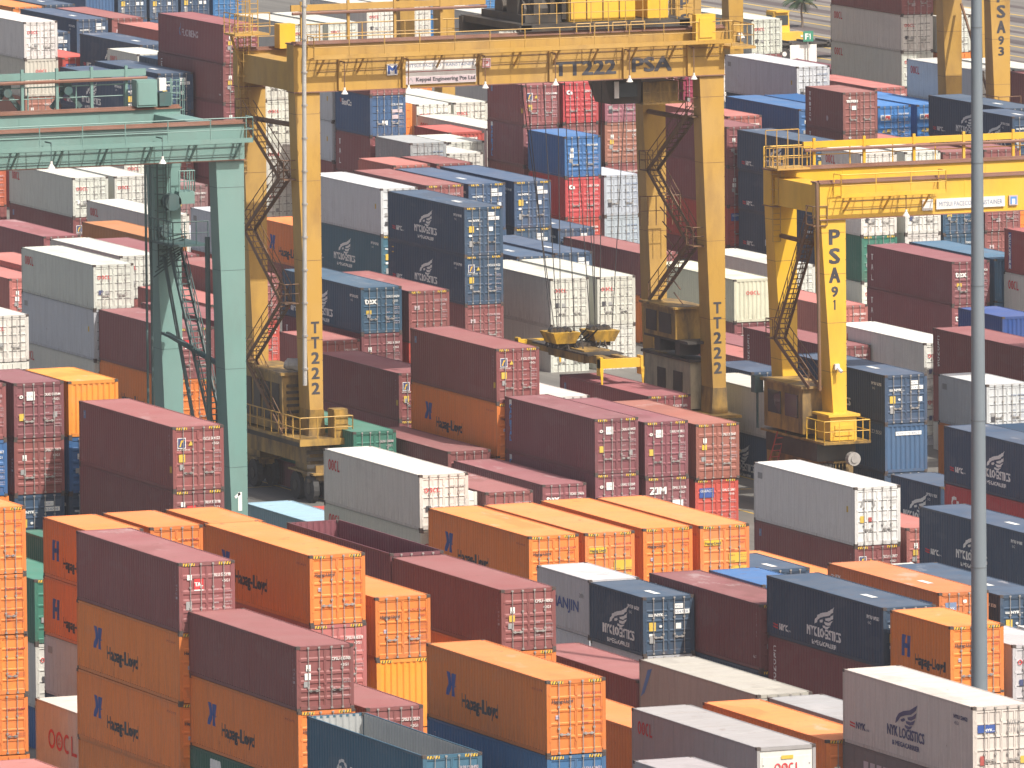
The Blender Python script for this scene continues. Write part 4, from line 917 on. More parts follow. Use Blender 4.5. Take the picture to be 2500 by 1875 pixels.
HIDDEN = [
(313.6,682.0,6.33,1,0,'org'),(243.8,519.0,1.54,1,0,'brn'),(243.8,519.0,-1.05,1,0,'ooc'),(259.4,653.0,6.92,1,0,'org'),
(193.4,545.0,3.30,1,0,'ooc'),(297.9,760.0,1.35,1,0,'hap'),(248.7,634.0,2.49,0,0,'nyk'),(287.4,641.0,6.51,1,0,'blu'),
(288.6,617.0,5.58,1,0,'nyk'),(275.0,617.0,-1.29,1,0,'nyk'),(321.7,800.0,-1.54,1,0,'red'),(321.7,800.0,1.05,1,0,'rcl'),
(324.4,800.0,3.58,1,0,'rcl'),(219.4,548.0,2.89,1,0,'red'),(285.8,610.5,5.66,0,0,'cps'),(252.5,667.5,8.66,1,0,'nyk'),
(149.7,424.0,0.15,1,0,'hap'),(223.6,468.0,4.66,1,1,'nyk'),(243.1,589.6,-2.14,1,0,'hap'),(247.6,689.0,-0.16,1,1,'red'),
(285.8,610.5,2.76,0,1,'hap'),(188.2,467.6,4.68,1,0,'ooc'),(233.3,660.0,0.67,1,0,'brn'),(311.4,695.0,4.23,1,0,'otm'),
(264.7,568.0,1.21,1,0,'nyB'),(255.4,703.0,4.20,1,0,'flo'),(296.0,680.0,3.69,1,0,'nyk'),(255.4,703.0,1.61,1,0,'cps'),
(292.9,660.0,5.12,1,0,'nyk'),(157.2,430.0,0.99,0,0,'nyk'),(191.3,481.0,1.15,1,0,'red'),(217.8,590.0,1.62,1,0,'brn'),
(189.1,391.5,5.92,1,0,'whr'),(298.2,800.0,1.53,1,0,'nyl'),(205.3,443.0,1.74,1,0,'ooc'),(160.7,457.0,7.11,0,0,'hap'),
(159.8,403.0,3.07,1,1,'org'),(211.3,515.3,-0.07,1,1,'org'),(303.6,800.0,1.51,1,0,'rcl'),(262.4,621.5,2.77,0,0,'mar'),
(245.6,589.6,-2.02,1,0,'ooc'),(236.6,628.0,1.44,1,0,'wgr'),(183.4,398.0,3.97,0,0,'org'),(245.1,602.0,3.17,1,1,'nyl'),
(249.5,702.0,10.16,1,0,'ooc'),(248.7,627.5,4.61,0,0,'cps'),(295.5,800.0,1.62,1,0,'nyl'),(239.3,602.0,0.54,1,0,'nyk'),
(302.0,650.0,5.17,1,0,'ooc'),(295.0,760.0,-1.26,1,0,'wgr'),(270.1,653.0,5.74,1,0,'red'),(310.7,682.0,3.94,1,0,'ooc'),
(262.4,621.5,-0.12,0,1,'hap'),(280.3,643.0,3.49,1,0,'mar'),(280.3,643.0,0.90,1,0,'brn'),(154.1,371.0,3.92,1,0,''),
(154.1,371.0,1.33,1,0,''),(154.1,371.0,-1.26,1,0,''),(160.7,366.4,4.43,1,0,''),(160.7,366.4,1.84,1,0,''),
(160.7,366.4,-0.75,1,0,''),(155.4,353.7,4.36,1,0,''),(155.4,353.7,1.77,1,0,''),(155.4,353.7,-0.82,1,0,''),
(169.2,379.0,2.55,1,0,''),(169.2,379.0,-0.04,1,0,''),(172.1,379.0,2.87,1,0,''),(172.1,379.0,-0.02,1,1,''),
(169.8,366.4,2.52,1,0,''),(169.8,366.4,-0.07,1,0,''),(149.7,373.0,3.96,1,0,''),(149.7,373.0,1.37,1,0,''),
(149.7,373.0,-1.22,1,0,''),(171.9,391.7,2.60,1,0,''),(171.9,391.7,0.01,1,0,''),(151.6,390.8,0.70,1,0,''),
(151.6,390.8,-1.89,1,0,''),(154.5,390.8,3.55,1,0,''),(154.5,390.8,0.95,1,0,''),(154.5,390.8,-1.64,1,0,''),
(154.2,416.6,-1.05,1,0,''),(137.8,378.0,2.56,1,0,''),(137.8,378.0,-0.03,1,0,''),(151.1,403.0,-0.81,1,0,''),
(156.9,403.0,4.98,1,0,''),(156.9,403.0,2.39,1,0,''),(156.9,403.0,-0.20,1,0,''),(159.8,403.0,0.48,1,0,''),
(159.8,403.0,-2.11,1,0,''),(165.7,404.0,2.92,1,1,''),(165.7,404.0,0.03,1,1,''),(183.4,404.7,1.68,1,0,''),
(183.4,404.7,-0.91,1,0,''),(183.1,417.0,-0.21,1,0,''),(183.4,398.0,1.37,0,0,''),(183.4,398.0,-1.22,0,0,''),
(186.3,398.0,2.72,0,1,''),(186.3,398.0,-0.17,0,1,''),(189.1,391.5,3.33,1,0,''),(189.1,391.5,0.74,1,0,''),
(189.1,391.5,-1.85,1,0,''),(180.7,424.0,0.04,0,0,''),(182.3,434.0,-0.43,0,0,''),(171.8,404.0,2.00,1,0,''),
(171.8,404.0,-0.59,1,0,''),(164.4,385.0,2.63,1,0,''),(164.4,385.0,0.04,1,0,''),(194.2,442.0,1.02,0,0,''),
(194.2,442.0,-1.57,0,0,''),(189.8,432.0,1.74,0,0,''),(189.8,432.0,-0.85,0,0,''),(197.0,442.0,-0.01,1,1,''),
(197.5,429.8,1.19,1,0,''),(197.5,429.8,-1.40,1,0,''),(200.6,430.0,0.89,1,0,''),(200.6,430.0,-1.70,1,0,''),
(213.9,455.5,-0.17,1,0,''),(221.0,468.0,-0.77,1,0,''),(223.6,468.0,2.07,1,0,''),(223.6,468.0,-0.52,1,0,''),
(211.5,470.0,-2.29,1,0,''),(223.0,485.0,-1.56,0,0,''),(214.2,470.0,-1.24,1,0,''),(182.7,442.0,2.59,1,1,''),
(182.7,442.0,-0.00,1,0,''),(185.5,442.0,2.59,1,1,''),(185.5,442.0,-0.00,1,0,''),(188.4,442.0,2.64,1,1,''),
(188.4,442.0,0.04,1,0,''),(191.2,442.0,2.60,1,1,''),(191.2,442.0,0.01,1,0,''),(182.7,455.0,2.05,1,0,''),
(182.7,455.0,-0.54,1,0,''),(188.2,467.6,2.09,1,0,''),(188.2,467.6,-0.50,1,0,''),(190.9,467.0,2.10,1,0,''),
(190.9,467.0,-0.49,1,0,''),(208.7,503.0,-2.32,1,0,''),(208.5,515.3,-1.85,1,0,''),(211.7,503.0,-2.27,1,0,''),
(214.3,515.7,0.69,1,0,''),(214.3,515.7,-1.90,1,0,''),(220.2,516.0,-0.19,1,1,''),(216.6,548.0,0.92,1,0,''),
(216.6,548.0,-1.67,1,0,''),(219.4,548.0,-0.01,1,1,''),(213.3,546.2,-1.74,0,0,''),(234.6,577.0,-0.95,1,0,''),
(239.3,602.0,-2.05,1,0,''),(242.3,602.0,3.51,1,0,''),(242.3,602.0,0.92,1,0,''),(242.3,602.0,-1.67,1,0,''),
(245.1,602.0,0.58,1,0,''),(245.1,602.0,-2.01,1,0,''),(248.1,602.0,0.59,1,0,''),(248.1,602.0,-2.00,1,0,''),
(245.6,589.6,0.57,1,0,''),(243.1,589.6,0.45,1,0,''),(251.0,602.0,0.76,1,0,''),(251.0,602.0,-1.83,1,0,''),
(149.7,424.0,-2.44,1,0,''),(163.4,450.3,2.99,0,0,''),(163.4,450.3,0.40,0,0,''),(163.4,450.3,-2.19,0,0,''),
(157.2,430.0,-1.60,0,0,''),(160.0,430.0,6.19,0,0,''),(160.0,430.0,3.60,0,0,''),(160.0,430.0,1.01,0,0,''),
(160.0,430.0,-1.59,0,0,''),(162.9,430.0,6.18,0,0,''),(162.9,430.0,3.59,0,0,''),(162.9,430.0,1.00,0,0,''),
(162.9,430.0,-1.59,0,0,''),(165.7,416.3,6.27,1,0,''),(165.7,416.3,3.68,1,0,''),(165.7,416.3,1.09,1,0,''),
(165.7,416.3,-1.50,1,0,''),(163.4,457.0,4.50,0,0,''),(163.4,457.0,1.91,0,0,''),(163.4,457.0,-0.68,0,0,''),
(166.1,457.0,4.44,0,0,''),(166.1,457.0,1.85,0,0,''),(166.1,457.0,-0.74,0,0,''),(160.7,457.0,4.52,0,0,''),
(160.7,457.0,1.93,0,0,''),(160.7,457.0,-0.67,0,0,''),(166.0,443.0,5.75,1,0,''),(166.0,443.0,2.85,1,1,''),
(166.0,443.0,-0.04,1,1,''),(183.3,467.6,0.65,1,0,''),(183.3,467.6,-1.94,1,0,''),(191.3,481.0,-1.44,1,0,''),
(208.3,555.7,-2.28,1,0,''),(208.1,568.0,-2.05,1,0,''),(193.4,545.0,0.71,1,0,''),(193.4,545.0,-1.88,1,0,''),
(210.9,590.0,0.59,1,0,''),(210.9,590.0,-2.00,1,0,''),(213.1,590.0,0.95,1,0,''),(213.1,590.0,-1.64,1,0,''),
(217.8,590.0,-0.97,1,0,''),(226.8,628.0,-0.83,1,0,''),(220.4,590.0,1.51,1,0,''),(220.4,590.0,-1.09,1,0,''),
(234.9,645.0,-1.41,1,0,''),(237.8,645.0,1.15,1,0,''),(237.8,645.0,-1.44,1,0,''),(229.0,615.0,-0.22,1,1,''),
(236.6,628.0,-1.15,1,0,''),(217.1,573.0,-0.02,1,1,''),(241.2,643.5,0.51,0,0,''),(241.2,643.5,-2.08,0,0,''),
(234.2,628.0,-0.12,1,1,''),(228.4,600.0,-0.14,0,1,''),(233.3,660.0,-1.92,1,0,''),(249.5,702.0,7.57,1,0,''),
(249.5,702.0,4.97,1,0,''),(249.5,702.0,2.38,1,0,''),(249.5,702.0,-0.21,1,0,''),(266.9,745.0,4.64,1,0,''),
(266.9,745.0,2.05,1,0,''),(266.9,745.0,-0.54,1,0,''),(266.4,730.0,4.73,1,0,''),(266.4,730.0,2.14,1,0,''),
(266.4,730.0,-0.45,1,0,''),(260.5,722.0,4.50,1,0,''),(260.5,722.0,1.91,1,0,''),(260.5,722.0,-0.69,1,0,''),
(269.1,730.0,4.71,1,0,''),(269.1,730.0,2.12,1,0,''),(269.1,730.0,-0.47,1,0,''),(274.8,760.0,3.56,1,0,''),
(274.8,760.0,0.96,1,0,''),(274.8,760.0,-1.63,1,0,''),(264.8,705.0,5.39,1,0,''),(264.8,705.0,2.80,1,0,''),
(264.8,705.0,-0.10,1,1,''),(256.4,690.0,5.64,1,1,''),(256.4,690.0,2.74,1,1,''),(256.4,690.0,-0.16,1,1,''),
(252.6,680.0,5.82,0,1,''),(252.6,680.0,2.93,0,1,''),(252.6,680.0,0.03,0,1,''),(252.5,667.5,5.76,1,1,''),
(252.5,667.5,2.86,1,1,''),(252.5,667.5,-0.03,1,1,''),(255.4,703.0,-0.98,1,0,''),(242.2,655.0,1.39,1,0,''),
(242.2,655.0,-1.20,1,0,''),(244.7,655.0,1.68,1,0,''),(244.7,655.0,-0.91,1,0,''),(247.3,650.0,-0.06,1,0,''),
(292.7,800.0,1.63,1,0,''),(292.7,800.0,-0.96,1,0,''),(295.5,800.0,-0.97,1,0,''),(298.2,800.0,-1.06,1,0,''),
(303.6,800.0,-1.08,1,0,''),(300.9,800.0,1.52,1,0,''),(300.9,800.0,-1.07,1,0,''),(324.4,800.0,0.99,1,0,''),
(324.4,800.0,-1.60,1,0,''),(327.2,800.0,0.93,1,0,''),(327.2,800.0,-1.66,1,0,''),(305.0,770.0,-0.99,1,0,''),
(297.9,760.0,-1.24,1,0,''),(295.6,720.0,-0.67,1,0,''),(248.7,627.5,2.02,0,0,''),(248.7,627.5,-0.57,0,0,''),
(248.7,634.0,-0.11,0,0,''),(259.4,653.0,4.33,1,0,''),(259.4,653.0,1.74,1,0,''),(259.4,653.0,-0.85,1,0,''),
(262.2,653.0,4.28,1,0,''),(262.2,653.0,1.69,1,0,''),(262.2,653.0,-0.90,1,0,''),(264.8,653.0,4.29,1,0,''),
(264.8,653.0,1.70,1,0,''),(264.8,653.0,-0.89,1,0,''),(270.1,653.0,2.85,1,1,''),(270.1,653.0,-0.05,1,1,''),
(262.0,640.2,3.63,1,0,''),(262.0,640.2,1.04,1,0,''),(262.0,640.2,-1.55,1,0,''),(264.6,640.2,5.67,1,0,''),
(264.6,640.2,2.78,1,1,''),(264.6,640.2,-0.12,1,1,''),(256.8,634.0,4.06,0,0,''),(256.8,634.0,1.47,0,0,''),
(256.8,634.0,-1.12,0,0,''),(251.3,621.0,3.91,0,0,''),(251.3,621.0,1.32,0,0,''),(251.3,621.0,-1.27,0,0,''),
(254.1,627.5,4.04,0,0,''),(254.1,627.5,1.45,0,0,''),(254.1,627.5,-1.14,0,0,''),(248.9,621.0,4.69,0,0,''),
(248.9,621.0,2.09,0,0,''),(248.9,621.0,-0.50,0,0,''),(245.2,614.6,3.94,0,0,''),(245.2,614.6,1.34,0,0,''),
(245.2,614.6,-1.25,0,0,''),(248.1,614.6,3.92,0,0,''),(248.1,614.6,1.33,0,0,''),(248.1,614.6,-1.26,0,0,''),
(256.8,621.5,2.82,0,0,''),(256.8,621.5,-0.08,0,1,''),(259.5,621.5,5.43,0,0,''),(259.5,621.5,2.84,0,0,''),
(259.5,621.5,-0.05,0,1,''),(259.4,614.6,-0.20,0,1,''),(256.7,614.6,0.08,0,0,''),(284.4,660.0,4.74,1,0,''),
(284.4,660.0,2.15,1,0,''),(284.4,660.0,-0.44,1,0,''),(265.0,600.0,-2.03,1,0,''),(241.6,540.0,-0.25,1,0,''),
(255.0,570.0,-1.31,1,0,''),(236.7,540.0,-1.44,0,0,''),(235.8,507.0,-1.76,0,0,''),(261.9,568.0,-1.43,1,0,''),
(264.7,568.0,-1.38,1,0,''),(265.2,555.6,0.15,1,0,''),(265.2,555.6,-2.44,1,0,''),(256.8,550.0,-0.21,0,0,''),
(275.3,604.0,-0.85,0,0,''),(278.0,604.0,-0.97,0,0,''),(280.8,604.0,-0.94,0,0,''),(281.9,628.0,3.48,0,0,''),
(281.9,628.0,0.89,0,0,''),(281.9,628.0,-1.70,0,0,''),(296.6,655.0,2.63,1,0,''),(296.6,655.0,0.04,1,0,''),
(299.6,655.0,2.61,1,0,''),(299.6,655.0,0.02,1,0,''),(284.6,641.0,3.95,1,0,''),(284.6,641.0,1.36,1,0,''),
(284.6,641.0,-1.23,1,0,''),(287.4,641.0,3.92,1,0,''),(287.4,641.0,1.33,1,0,''),(287.4,641.0,-1.26,1,0,''),
(310.7,682.0,1.35,1,0,''),(310.7,682.0,-1.25,1,0,''),(313.6,682.0,3.74,1,0,''),(313.6,682.0,1.15,1,0,''),
(313.6,682.0,-1.44,1,0,''),(316.3,682.0,3.78,1,0,''),(316.3,682.0,1.19,1,0,''),(316.3,682.0,-1.40,1,0,''),
(302.0,650.0,2.57,1,0,''),(302.0,650.0,-0.02,1,0,''),(305.8,650.0,5.02,1,0,''),(305.8,650.0,2.43,1,0,''),
(305.8,650.0,-0.16,1,0,''),(303.9,637.5,5.11,1,0,''),(303.9,637.5,2.52,1,0,''),(303.9,637.5,-0.07,1,0,''),
(302.0,667.5,2.77,1,0,''),(302.0,667.5,-0.13,1,1,''),(311.4,695.0,1.64,1,0,''),(311.4,695.0,-0.95,1,0,''),
(288.6,617.0,2.68,1,1,''),(288.6,617.0,-0.21,1,1,''),(285.8,610.5,-0.13,0,1,''),(287.6,628.0,2.21,1,0,''),
(287.6,628.0,-0.38,1,0,''),(280.3,643.0,-1.69,1,0,''),(292.9,660.0,2.53,1,0,''),(292.9,660.0,-0.06,1,0,''),
(296.0,680.0,1.10,1,0,''),(296.0,680.0,-1.49,1,0,''),(313.6,715.0,1.37,1,0,''),(313.6,715.0,-1.22,1,0,''),
(205.3,443.0,-0.85,1,0,''),(257.2,668.0,-2.47,1,0,'')]


for k, (x, y, z, l, h, liv, lab) in enumerate(BOXES):
    make_container(x, y, z, L40 if l else L20, HC if h else ST, liv, lab, y > 690, k % NVAR)

# containers that the ones in front hide: one mass of plain stacked boxes
def hidden_material():
    m, N, L, b = nt('hidden_container_paint', 0.65)
    at = N.new("ShaderNodeAttribute"); at.attribute_name = 'tone'
    tc = N.new("ShaderNodeTexCoord"); a = ramp(N, L, noise(N, L, tc.outputs["Object"], .8, 4), .4, .75)
    L.new(mix(N, L, mathn(N, L, 'MULTIPLY', a, .25), at.outputs["Color"], (.10, .08, .07)), b.inputs["Base Color"]); return m
hb = MB(); tones = []
HT = [BROWN, ORANGE, NAVY, BROWN, OOG, (.23, .075, .09), (.42, .14, .12), (.24, .08, .08)]
for k, (x, y, z, l, h, liv) in enumerate(HIDDEN):
    L_ = L40 if l else L20; H_ = HC if h else ST; n0 = len(hb.f)
    hb.box(x+.02, x+W-.02, y+.02, y+L_-.02, z+.06, z+H_-.02)
    for (px, py) in ((x, y), (x+W-.14, y), (x, y+L_-.14), (x+W-.14, y+L_-.14)): hb.box(px, px+.14, py, py+.14, z, z+H_)
    for i in (.2, .42, .64, .86): hb.box(x+.15, x+W-.15, y-.005, y+.025, z+H_*i-.04, z+H_*i)
    hb.box(x+W/2-.02, x+W/2+.02, y-.012, y+.02, z+.15, z+H_-.12)
    for u in (.45, .95, 1.5, 2.0): hb.box(x+u-.018, x+u+.018, y-.03, y+.02, z+.1, z+H_-.08)
    nn = int(L_/.56)
    for i in range(nn): hb.box(x-.01, x+.03, y+.3+i*.56, y+.44+i*.56, z+.15, z+H_-.1)
    c = LIV[liv][0] if liv else HT[(k*5) % len(HT)]
    tones += [c]*(len(hb.f)-n0)
ho = hb.build('stacked_containers', hidden_material())
ca = ho.data.color_attributes.new('tone', 'FLOAT_COLOR', 'CORNER')
buf = []
for p in ho.data.polygons:
    buf += [*tones[p.index], 1.0]*p.loop_total
ca.data.foreach_set('color', buf)
ho['kind'] = 'stuff'; ho['label'] = 'mass of further stacked containers mostly hidden behind the nearer stacks'; ho['category'] = 'containers'

# ------------------------------------------------------------------ cranes
def railing(mb, pts, hgt=1.1, step=2.2, r=.028, mid=True, mi=0):
    for a, b in zip(pts, pts[1:]):
        a = Vector(a); b = Vector(b); n = max(1, round((b-a).length/step)); up_ = Vector((0, 0, hgt))
        for i in range(n+1):
            p = a.lerp(b, i/n); mb.tube(p, p+up_, r, 5, mi)
        mb.tube(a+up_, b+up_, r, 5, mi)
        if mid: mb.tube(a+up_*.5, b+up_*.5, r*.7, 5, mi)
def stairs(parent, p, q, mat, wid=.7, side=(1, 0, 0)):
    """inclined flight from p up to q, treads across 'side'"""
    p = Vector(p); q = Vector(q); s = Vector(side)*wid/2; mb = MB()
    mb.bar(p-s, q-s, .06, .22); mb.bar(p+s, q+s, .06, .22)
    n = max(3, int(abs(q.z-p.z)/.27))
    for i in range(1, n):
        c = p.lerp(q, i/n); mb.bar(c-s, c+s, .22, .04)
    h = Vector((0, 0, .95))
    for k in (-1, 1):
        mb.tube(p+s*k+h, q+s*k+h, .028, 5); mb.tube(p+s*k+h*.5, q+s*k+h*.5, .02, 5)
        for i in range(0, n+1, 3):
            c = p.lerp(q, i/n)+s*k; mb.tube(c, c+h, .022, 5)
    return mb.build('stairs', mat, parent)
def ladder(parent, x, y, z0, z1, mat, cage=True, axis=0, name='ladder'):
    mb = MB(); dx = (.22, 0) if axis == 0 else (0, .22)
    for k in (-1, 1): mb.tube((x+dx[0]*k, y+dx[1]*k, z0), (x+dx[0]*k, y+dx[1]*k, z1), .03, 5)
    z = z0
    while z < z1: mb.tube((x-dx[0], y-dx[1], z), (x+dx[0], y+dx[1], z), .02, 5); z += .3
    if cage:
        z = z0+2.0
        while z <= z1+.01:
            pr = None
            for i in range(9):
                a = math.pi*(i/8); c = (x-.38*math.cos(a), y-.62*math.sin(a), z)
                if pr: mb.tube(pr, c, .02, 4)
                pr = c
            z += .8
        for i in (1, 3, 5, 7):
            a = math.pi*(i/8); mb.tube((x-.38*math.cos(a), y-.62*math.sin(a), z0+2), (x-.38*math.cos(a), y-.62*math.sin(a), z1), .018, 4)
    return mb.build(name, mat, parent)
def hanging_lamp(parent, x, y, z, arm, mat):
    mb = MB(); mb.tube((x, y, z+.35), (x, y, z+arm), .03, 5); mb.bar((x, y, z+arm), (x, y+.8, z+arm), .06, .06)
    l = mb.build('lamp_arm', mat, parent)
    s = MB(); s.tube((x, y, z), (x, y, z+.2), .19, 10, 0, .07); s.tube((x, y, z+.2), (x, y, z+.34), .065, 8)
    s.build('lamp_shade', M['lampw'], l)

def crane(label, xl, xr, yf, yb, zt, zb, zl, m_face, m_fit, wt=1.42, wb=.76, ztb=None, zbb=None, wx0=None, wx1=None, beam=None, zw=None, right=True, mleg=None, house_mat=None, over=0.0):
    t = thing('gantry_crane', label, 'crane', ((xl+xr)/2, (yf+yb)/2, 0), 'rubber-tyred gantry cranes in the yard')
    O = Vector(t.location); ztb = zt if ztb is None else ztb; zbb = zb if zbb is None else zbb; mleg = mleg or m_face
    zw = zt-.95 if zw is None else zw
    def done(mb, name, mat, par=t):
        mb.v = [(a-O.x, b-O.y, c) for a, b, c in mb.v]
        return mb.build(name, mat, par)
    # girders
    for yy, top, bot, nm in ((yf-.03, zt, zb, 'girder'), (yb-.03, ztb, zbb, 'girder')):
        mb = MB(); x0 = xl-wt-.06; x1 = xr+.03+over
        mb.box(x0, x1, yy, yy+1.0, bot, top)
        gd = done(mb, nm, m_face)
        f = MB(); f.box(x0-.03, x1+.03, yy-.12, yy+1.12, top, top+.07); f.box(x0-.03, x1+.03, yy-.1, yy+1.1, bot-.05, bot); f.box(x0, x1, yy+.1, yy+.3, top+.07, top+.17)
        done(f, 'rail_flange', M['c_rust'])
        s = MB()
        n = int((x1-x0)/3.6)
        for i in range(1, n): s.box(x0+(x1-x0)*i/n-.02, x0+(x1-x0)*i/n+.02, yy-.012, yy, bot, top)
        done(s, 'girder_seam', mleg)
    # end ties
    for x0 in ((xl-wt, xl), (xr-wt, xr)):
        mb = MB(); mb.box(x0[0]+.1, x0[1]-.1, yf+.98, yb-.04, min(zb, zbb)+.25, min(zt, ztb)-.15); done(mb, 'end_tie', m_face)
    # legs
    for x in (xl, xr):
        for y, bz in ((yf, zb), (yb, zbb)):
            mb = MB(); mb.taper(x-wb, x, y, y+1.55, zl, x-wt, x, y, y+.98, bz-.052)
            lg = done(mb, 'leg', mleg)
            sm_ = MB(); hh_ = bz-zl
            for q in (.22, .47, .72, .93):
                z = zl+hh_*q; xw = x-(wb+(wt-wb)*q); yd = 1.55-.57*q
                sm_.box(xw-.006, x+.006, y-.006, y+yd+.006, z-.01, z+.01)
            done(sm_, 'weld_seam', M['c_brown'] if m_face is not M['c_teal'] else M['c_dteal'])
            if abs(y-yf) < .01:
                k = MB()
                zz = zl+1.5
                while zz < zb-1: k.box(x-.03, x+.012, y-.01, y+.03, zz, zz+.05); zz += 1.1
                done(k, 'cable_clips', m_fit)
    # sill, base, bogies, wheels
    for x in (xl, xr):
        cx = x-wb/2
        mb = MB(); mb.box(cx-.55, cx+.55, yf-.4, yb+2.0, 2.0, min(3.0, zl-.6)); done(mb, 'sill_beam', M['c_dirty'])
        mb = MB()
        for y in (yf+.7, yb+.8):
            mb.taper(cx-.5, cx+.5, y-.7, y+.7, min(3.0, zl-.6), x-wb-.02, x+.02, y-.75, y+.85, zl)
        done(mb, 'leg_foot', M['c_dirty'])
        for y in (yf+.6, yb+.9):
            bo = MB(); bo.box(cx-.42, cx+.42, y-1.5, y+1.5, 1.2, 2.0); bo.box(cx-.72, cx+.72, y-1.85, y+1.85, 1.52, 1.62); bo.box(cx-.42, cx+.42, y-.25, y+.25, .9, 1.3)
            bg_ = done(bo, 'bogie', M['c_dirty'])
            for dy in (-1.0, 1.0):
                for dx in (-.62, .34):
                    w = MB(); w.tube((cx+dx-.02, y+dy, .74), (cx+dx+.30, y+dy, .74), .74, 18); w.tube((cx+dx-.05, y+dy, .74), (cx+dx+.33, y+dy, .74), .3, 10, 1)
                    done(w, 'wheel', [M['tyre'], M['c_dark']], bg_)
    # walkway on the front girder, with its brackets and handrail
    x0 = xl-.7 if wx0 is None else wx0; x1 = xr+.1 if wx1 is None else wx1
    mb = MB(); mb.box(x0, x1, yf-1.02, yf-.97, zw-.08, zw+.14)
    for i in range(3): mb.box(x0, x1, yf-.85+i*.28, yf-.83+i*.28, zw-.03, zw)
    x = x0+.2
    while x < x1: mb.box(x-.02, x+.02, yf-.97, yf-.08, zw-.08, zw-.01); x += 1.1
    done(mb, 'walkway', m_face)
    br = MB(); x = x0+.6
    while x < x1:
        br.bar((x, yf-.95, zw-.08), (x, yf-.04, zw-.85), .07, .10); br.box(x-.04, x+.04, yf-.96, yf-.05, zw-.14, zw-.03); x += 2.25
    done(br, 'walkway_bracket', m_face)
    rl = MB(); railing(rl, [(x0, yf-1.0, zw), (x1, yf-1.0, zw)], 1.12, 2.1, .03); railing(rl, [(x0, yf-.1, zw), (x0, yf-1.0, zw)], 1.12, 1, .03); railing(rl, [(x1, yf-.1, zw), (x1, yf-1.0, zw)], 1.12, 1, .03)
    done(rl, 'handrail', m_face)
    # service pipes under the walkway
    pp = MB()
    for k in range(2): pp.tube((x0+.5, yf-.06, zw-.35-k*.45), (x1-.4, yf-.06, zw-.35-k*.45), .014, 5)
    done(pp, 'conduit', m_fit)
    # upper handrail and cable beam on the back girder
    rl = MB(); railing(rl, [(xl-wt, yb+1.0, ztb+.1), (xr+over, yb+1.0, ztb+.1)], 1.1, 2.4, .035); done(rl, 'handrail', m_face)
    if beam:
        mb = MB(); mb.bar((beam[0], yb+.9, beam[2]), (beam[1], yb+.9, beam[2]), .16, .34)
        x = beam[0]+.6
        while x < beam[1]: mb.box(x-.07, x+.07, yb+.78, yb+.92, ztb+.07, beam[2]+.35); x += beam[3]
        done(mb, 'cable_beam', m_face)
        mb = MB(); mb.tube((beam[0], yb+.7, beam[2]-.28), (beam[1], yb+.7, beam[2]-.28), .09, 6); done(mb, 'supply_cable', M['c_rust'])
    return t, O, done

def zigzag(done_parent, O, x, ya, yb_, zs, mat, first=0):
    """stair flights in the plane x between ya and yb_, turning at every height of zs; landings too"""
    k = first
    for z0, z1 in zip(zs, zs[1:]):
        a, b = (ya, yb_) if k % 2 == 0 else (yb_, ya)
        stairs(done_parent, (x-O.x, a-O.y, z0), (x-O.x, b-O.y, z1), mat, .6)
        mb = MB(); s = 1 if b > a else -1
        mb.box(x-.4-O.x, x+.4-O.x, min(b, b+s*.9)-O.y, max(b, b+s*.9)-O.y, z1-.06, z1)
        railing(mb, [(x-.4-O.x, b-O.y, z1), (x-.4-O.x, b+s*.9-O.y, z1), (x+.4-O.x, b+s*.9-O.y, z1)], 1.0, .9, .028)
        mb.build('stair_landing', mat, done_parent); k += 1

# --- the large yellow crane lettered TT222
T, O, D_ = crane('large faded yellow gantry crane lettered TT222 PSA spanning the middle of the yard', 204.85, 228.2, 524.0, 532.0, 24.35, 21.85, 4.9,
                 M['c_tan'], M['c_brown'], ztb=23.5, zbb=21.6, zw=23.68, beam=(206.7, 218.0, 25.6, 2.7), mleg=M['c_tan'])
def leg_letters(D_parent, O, s, x, y, ztop, h, pitch, w, col='black', small=None):
    sg = Sign((x-O.x, y-.006-O.y, 0), (1, 0, 0)); z = ztop
    for i, ch in enumerate(s):
        hh, pp, ww = (h, pitch, w) if small is None or i < small[0] else small[1:]
        if ch == '1': sg.stroke([(0, z), (0, z-hh)], hh*.17, col); sg.stroke([(0, z-.02), (-.16*hh, z-.2*hh)], hh*.12, col)
        else: sg.text(ch, -ww/2, z-hh, hh, col, ww, .004, bold=hh*.055)
        z -= pp
    sg.build('lettering', D_parent)
leg_letters(T, O, 'TT222', 204.43, 524.0, 9.6, .60, .815, .40)
leg_letters(T, O, 'TT222', 227.72, 524.0, 9.55, .60, .815, .40)
sg = Sign((-O.x, 524-.045-O.y, 0), (1, 0, 0))
sg.text('TT222', 218.3, 22.15, .74, 'black', 3.55, bold=.045); sg.text('PSA', 222.85, 22.2, .74, 'black', 2.25, bold=.045); sg.build('lettering', T)
pl = MB(); pl.box(209.65, 213.75, 523.86, 523.93, 22.02, 23.25); pl = D_(pl, 'nameplate', M['lampw'])
sg = Sign((-O.x, 523.855-O.y, 0), (1, 0, 0))
sg.text('MITSUI-PACECO TRANSTAINER', 209.75, 22.92, .17, 'bluegrey', 3.9); sg.rect(209.7, 22.66, 213.7, 22.70, 'rustred', .002)
sg.rect(209.68, 22.05, 213.72, 22.42, 'pale', .0015); sg.text('Keppel Engineering Pte Ltd', 210.3, 22.17, .2, 'black', 3.38, .006, bold=.012); sg.stroke([(209.85, 22.15), (210.0, 22.35), (210.12, 22.15)], .04, 'grey', .006)
sg.build('lettering', pl)
pl = MB(); pl.box(208.65, 209.25, 523.87, 523.93, 22.55, 23.15); pl = D_(pl, 'emblem_plate', M['lampw'])
sg = Sign((-O.x, 523.865-O.y, 0), (1, 0, 0)); sg.text('M', 208.72, 22.64, .42, 'blue', .46, bold=.03); sg.build('lettering', pl)
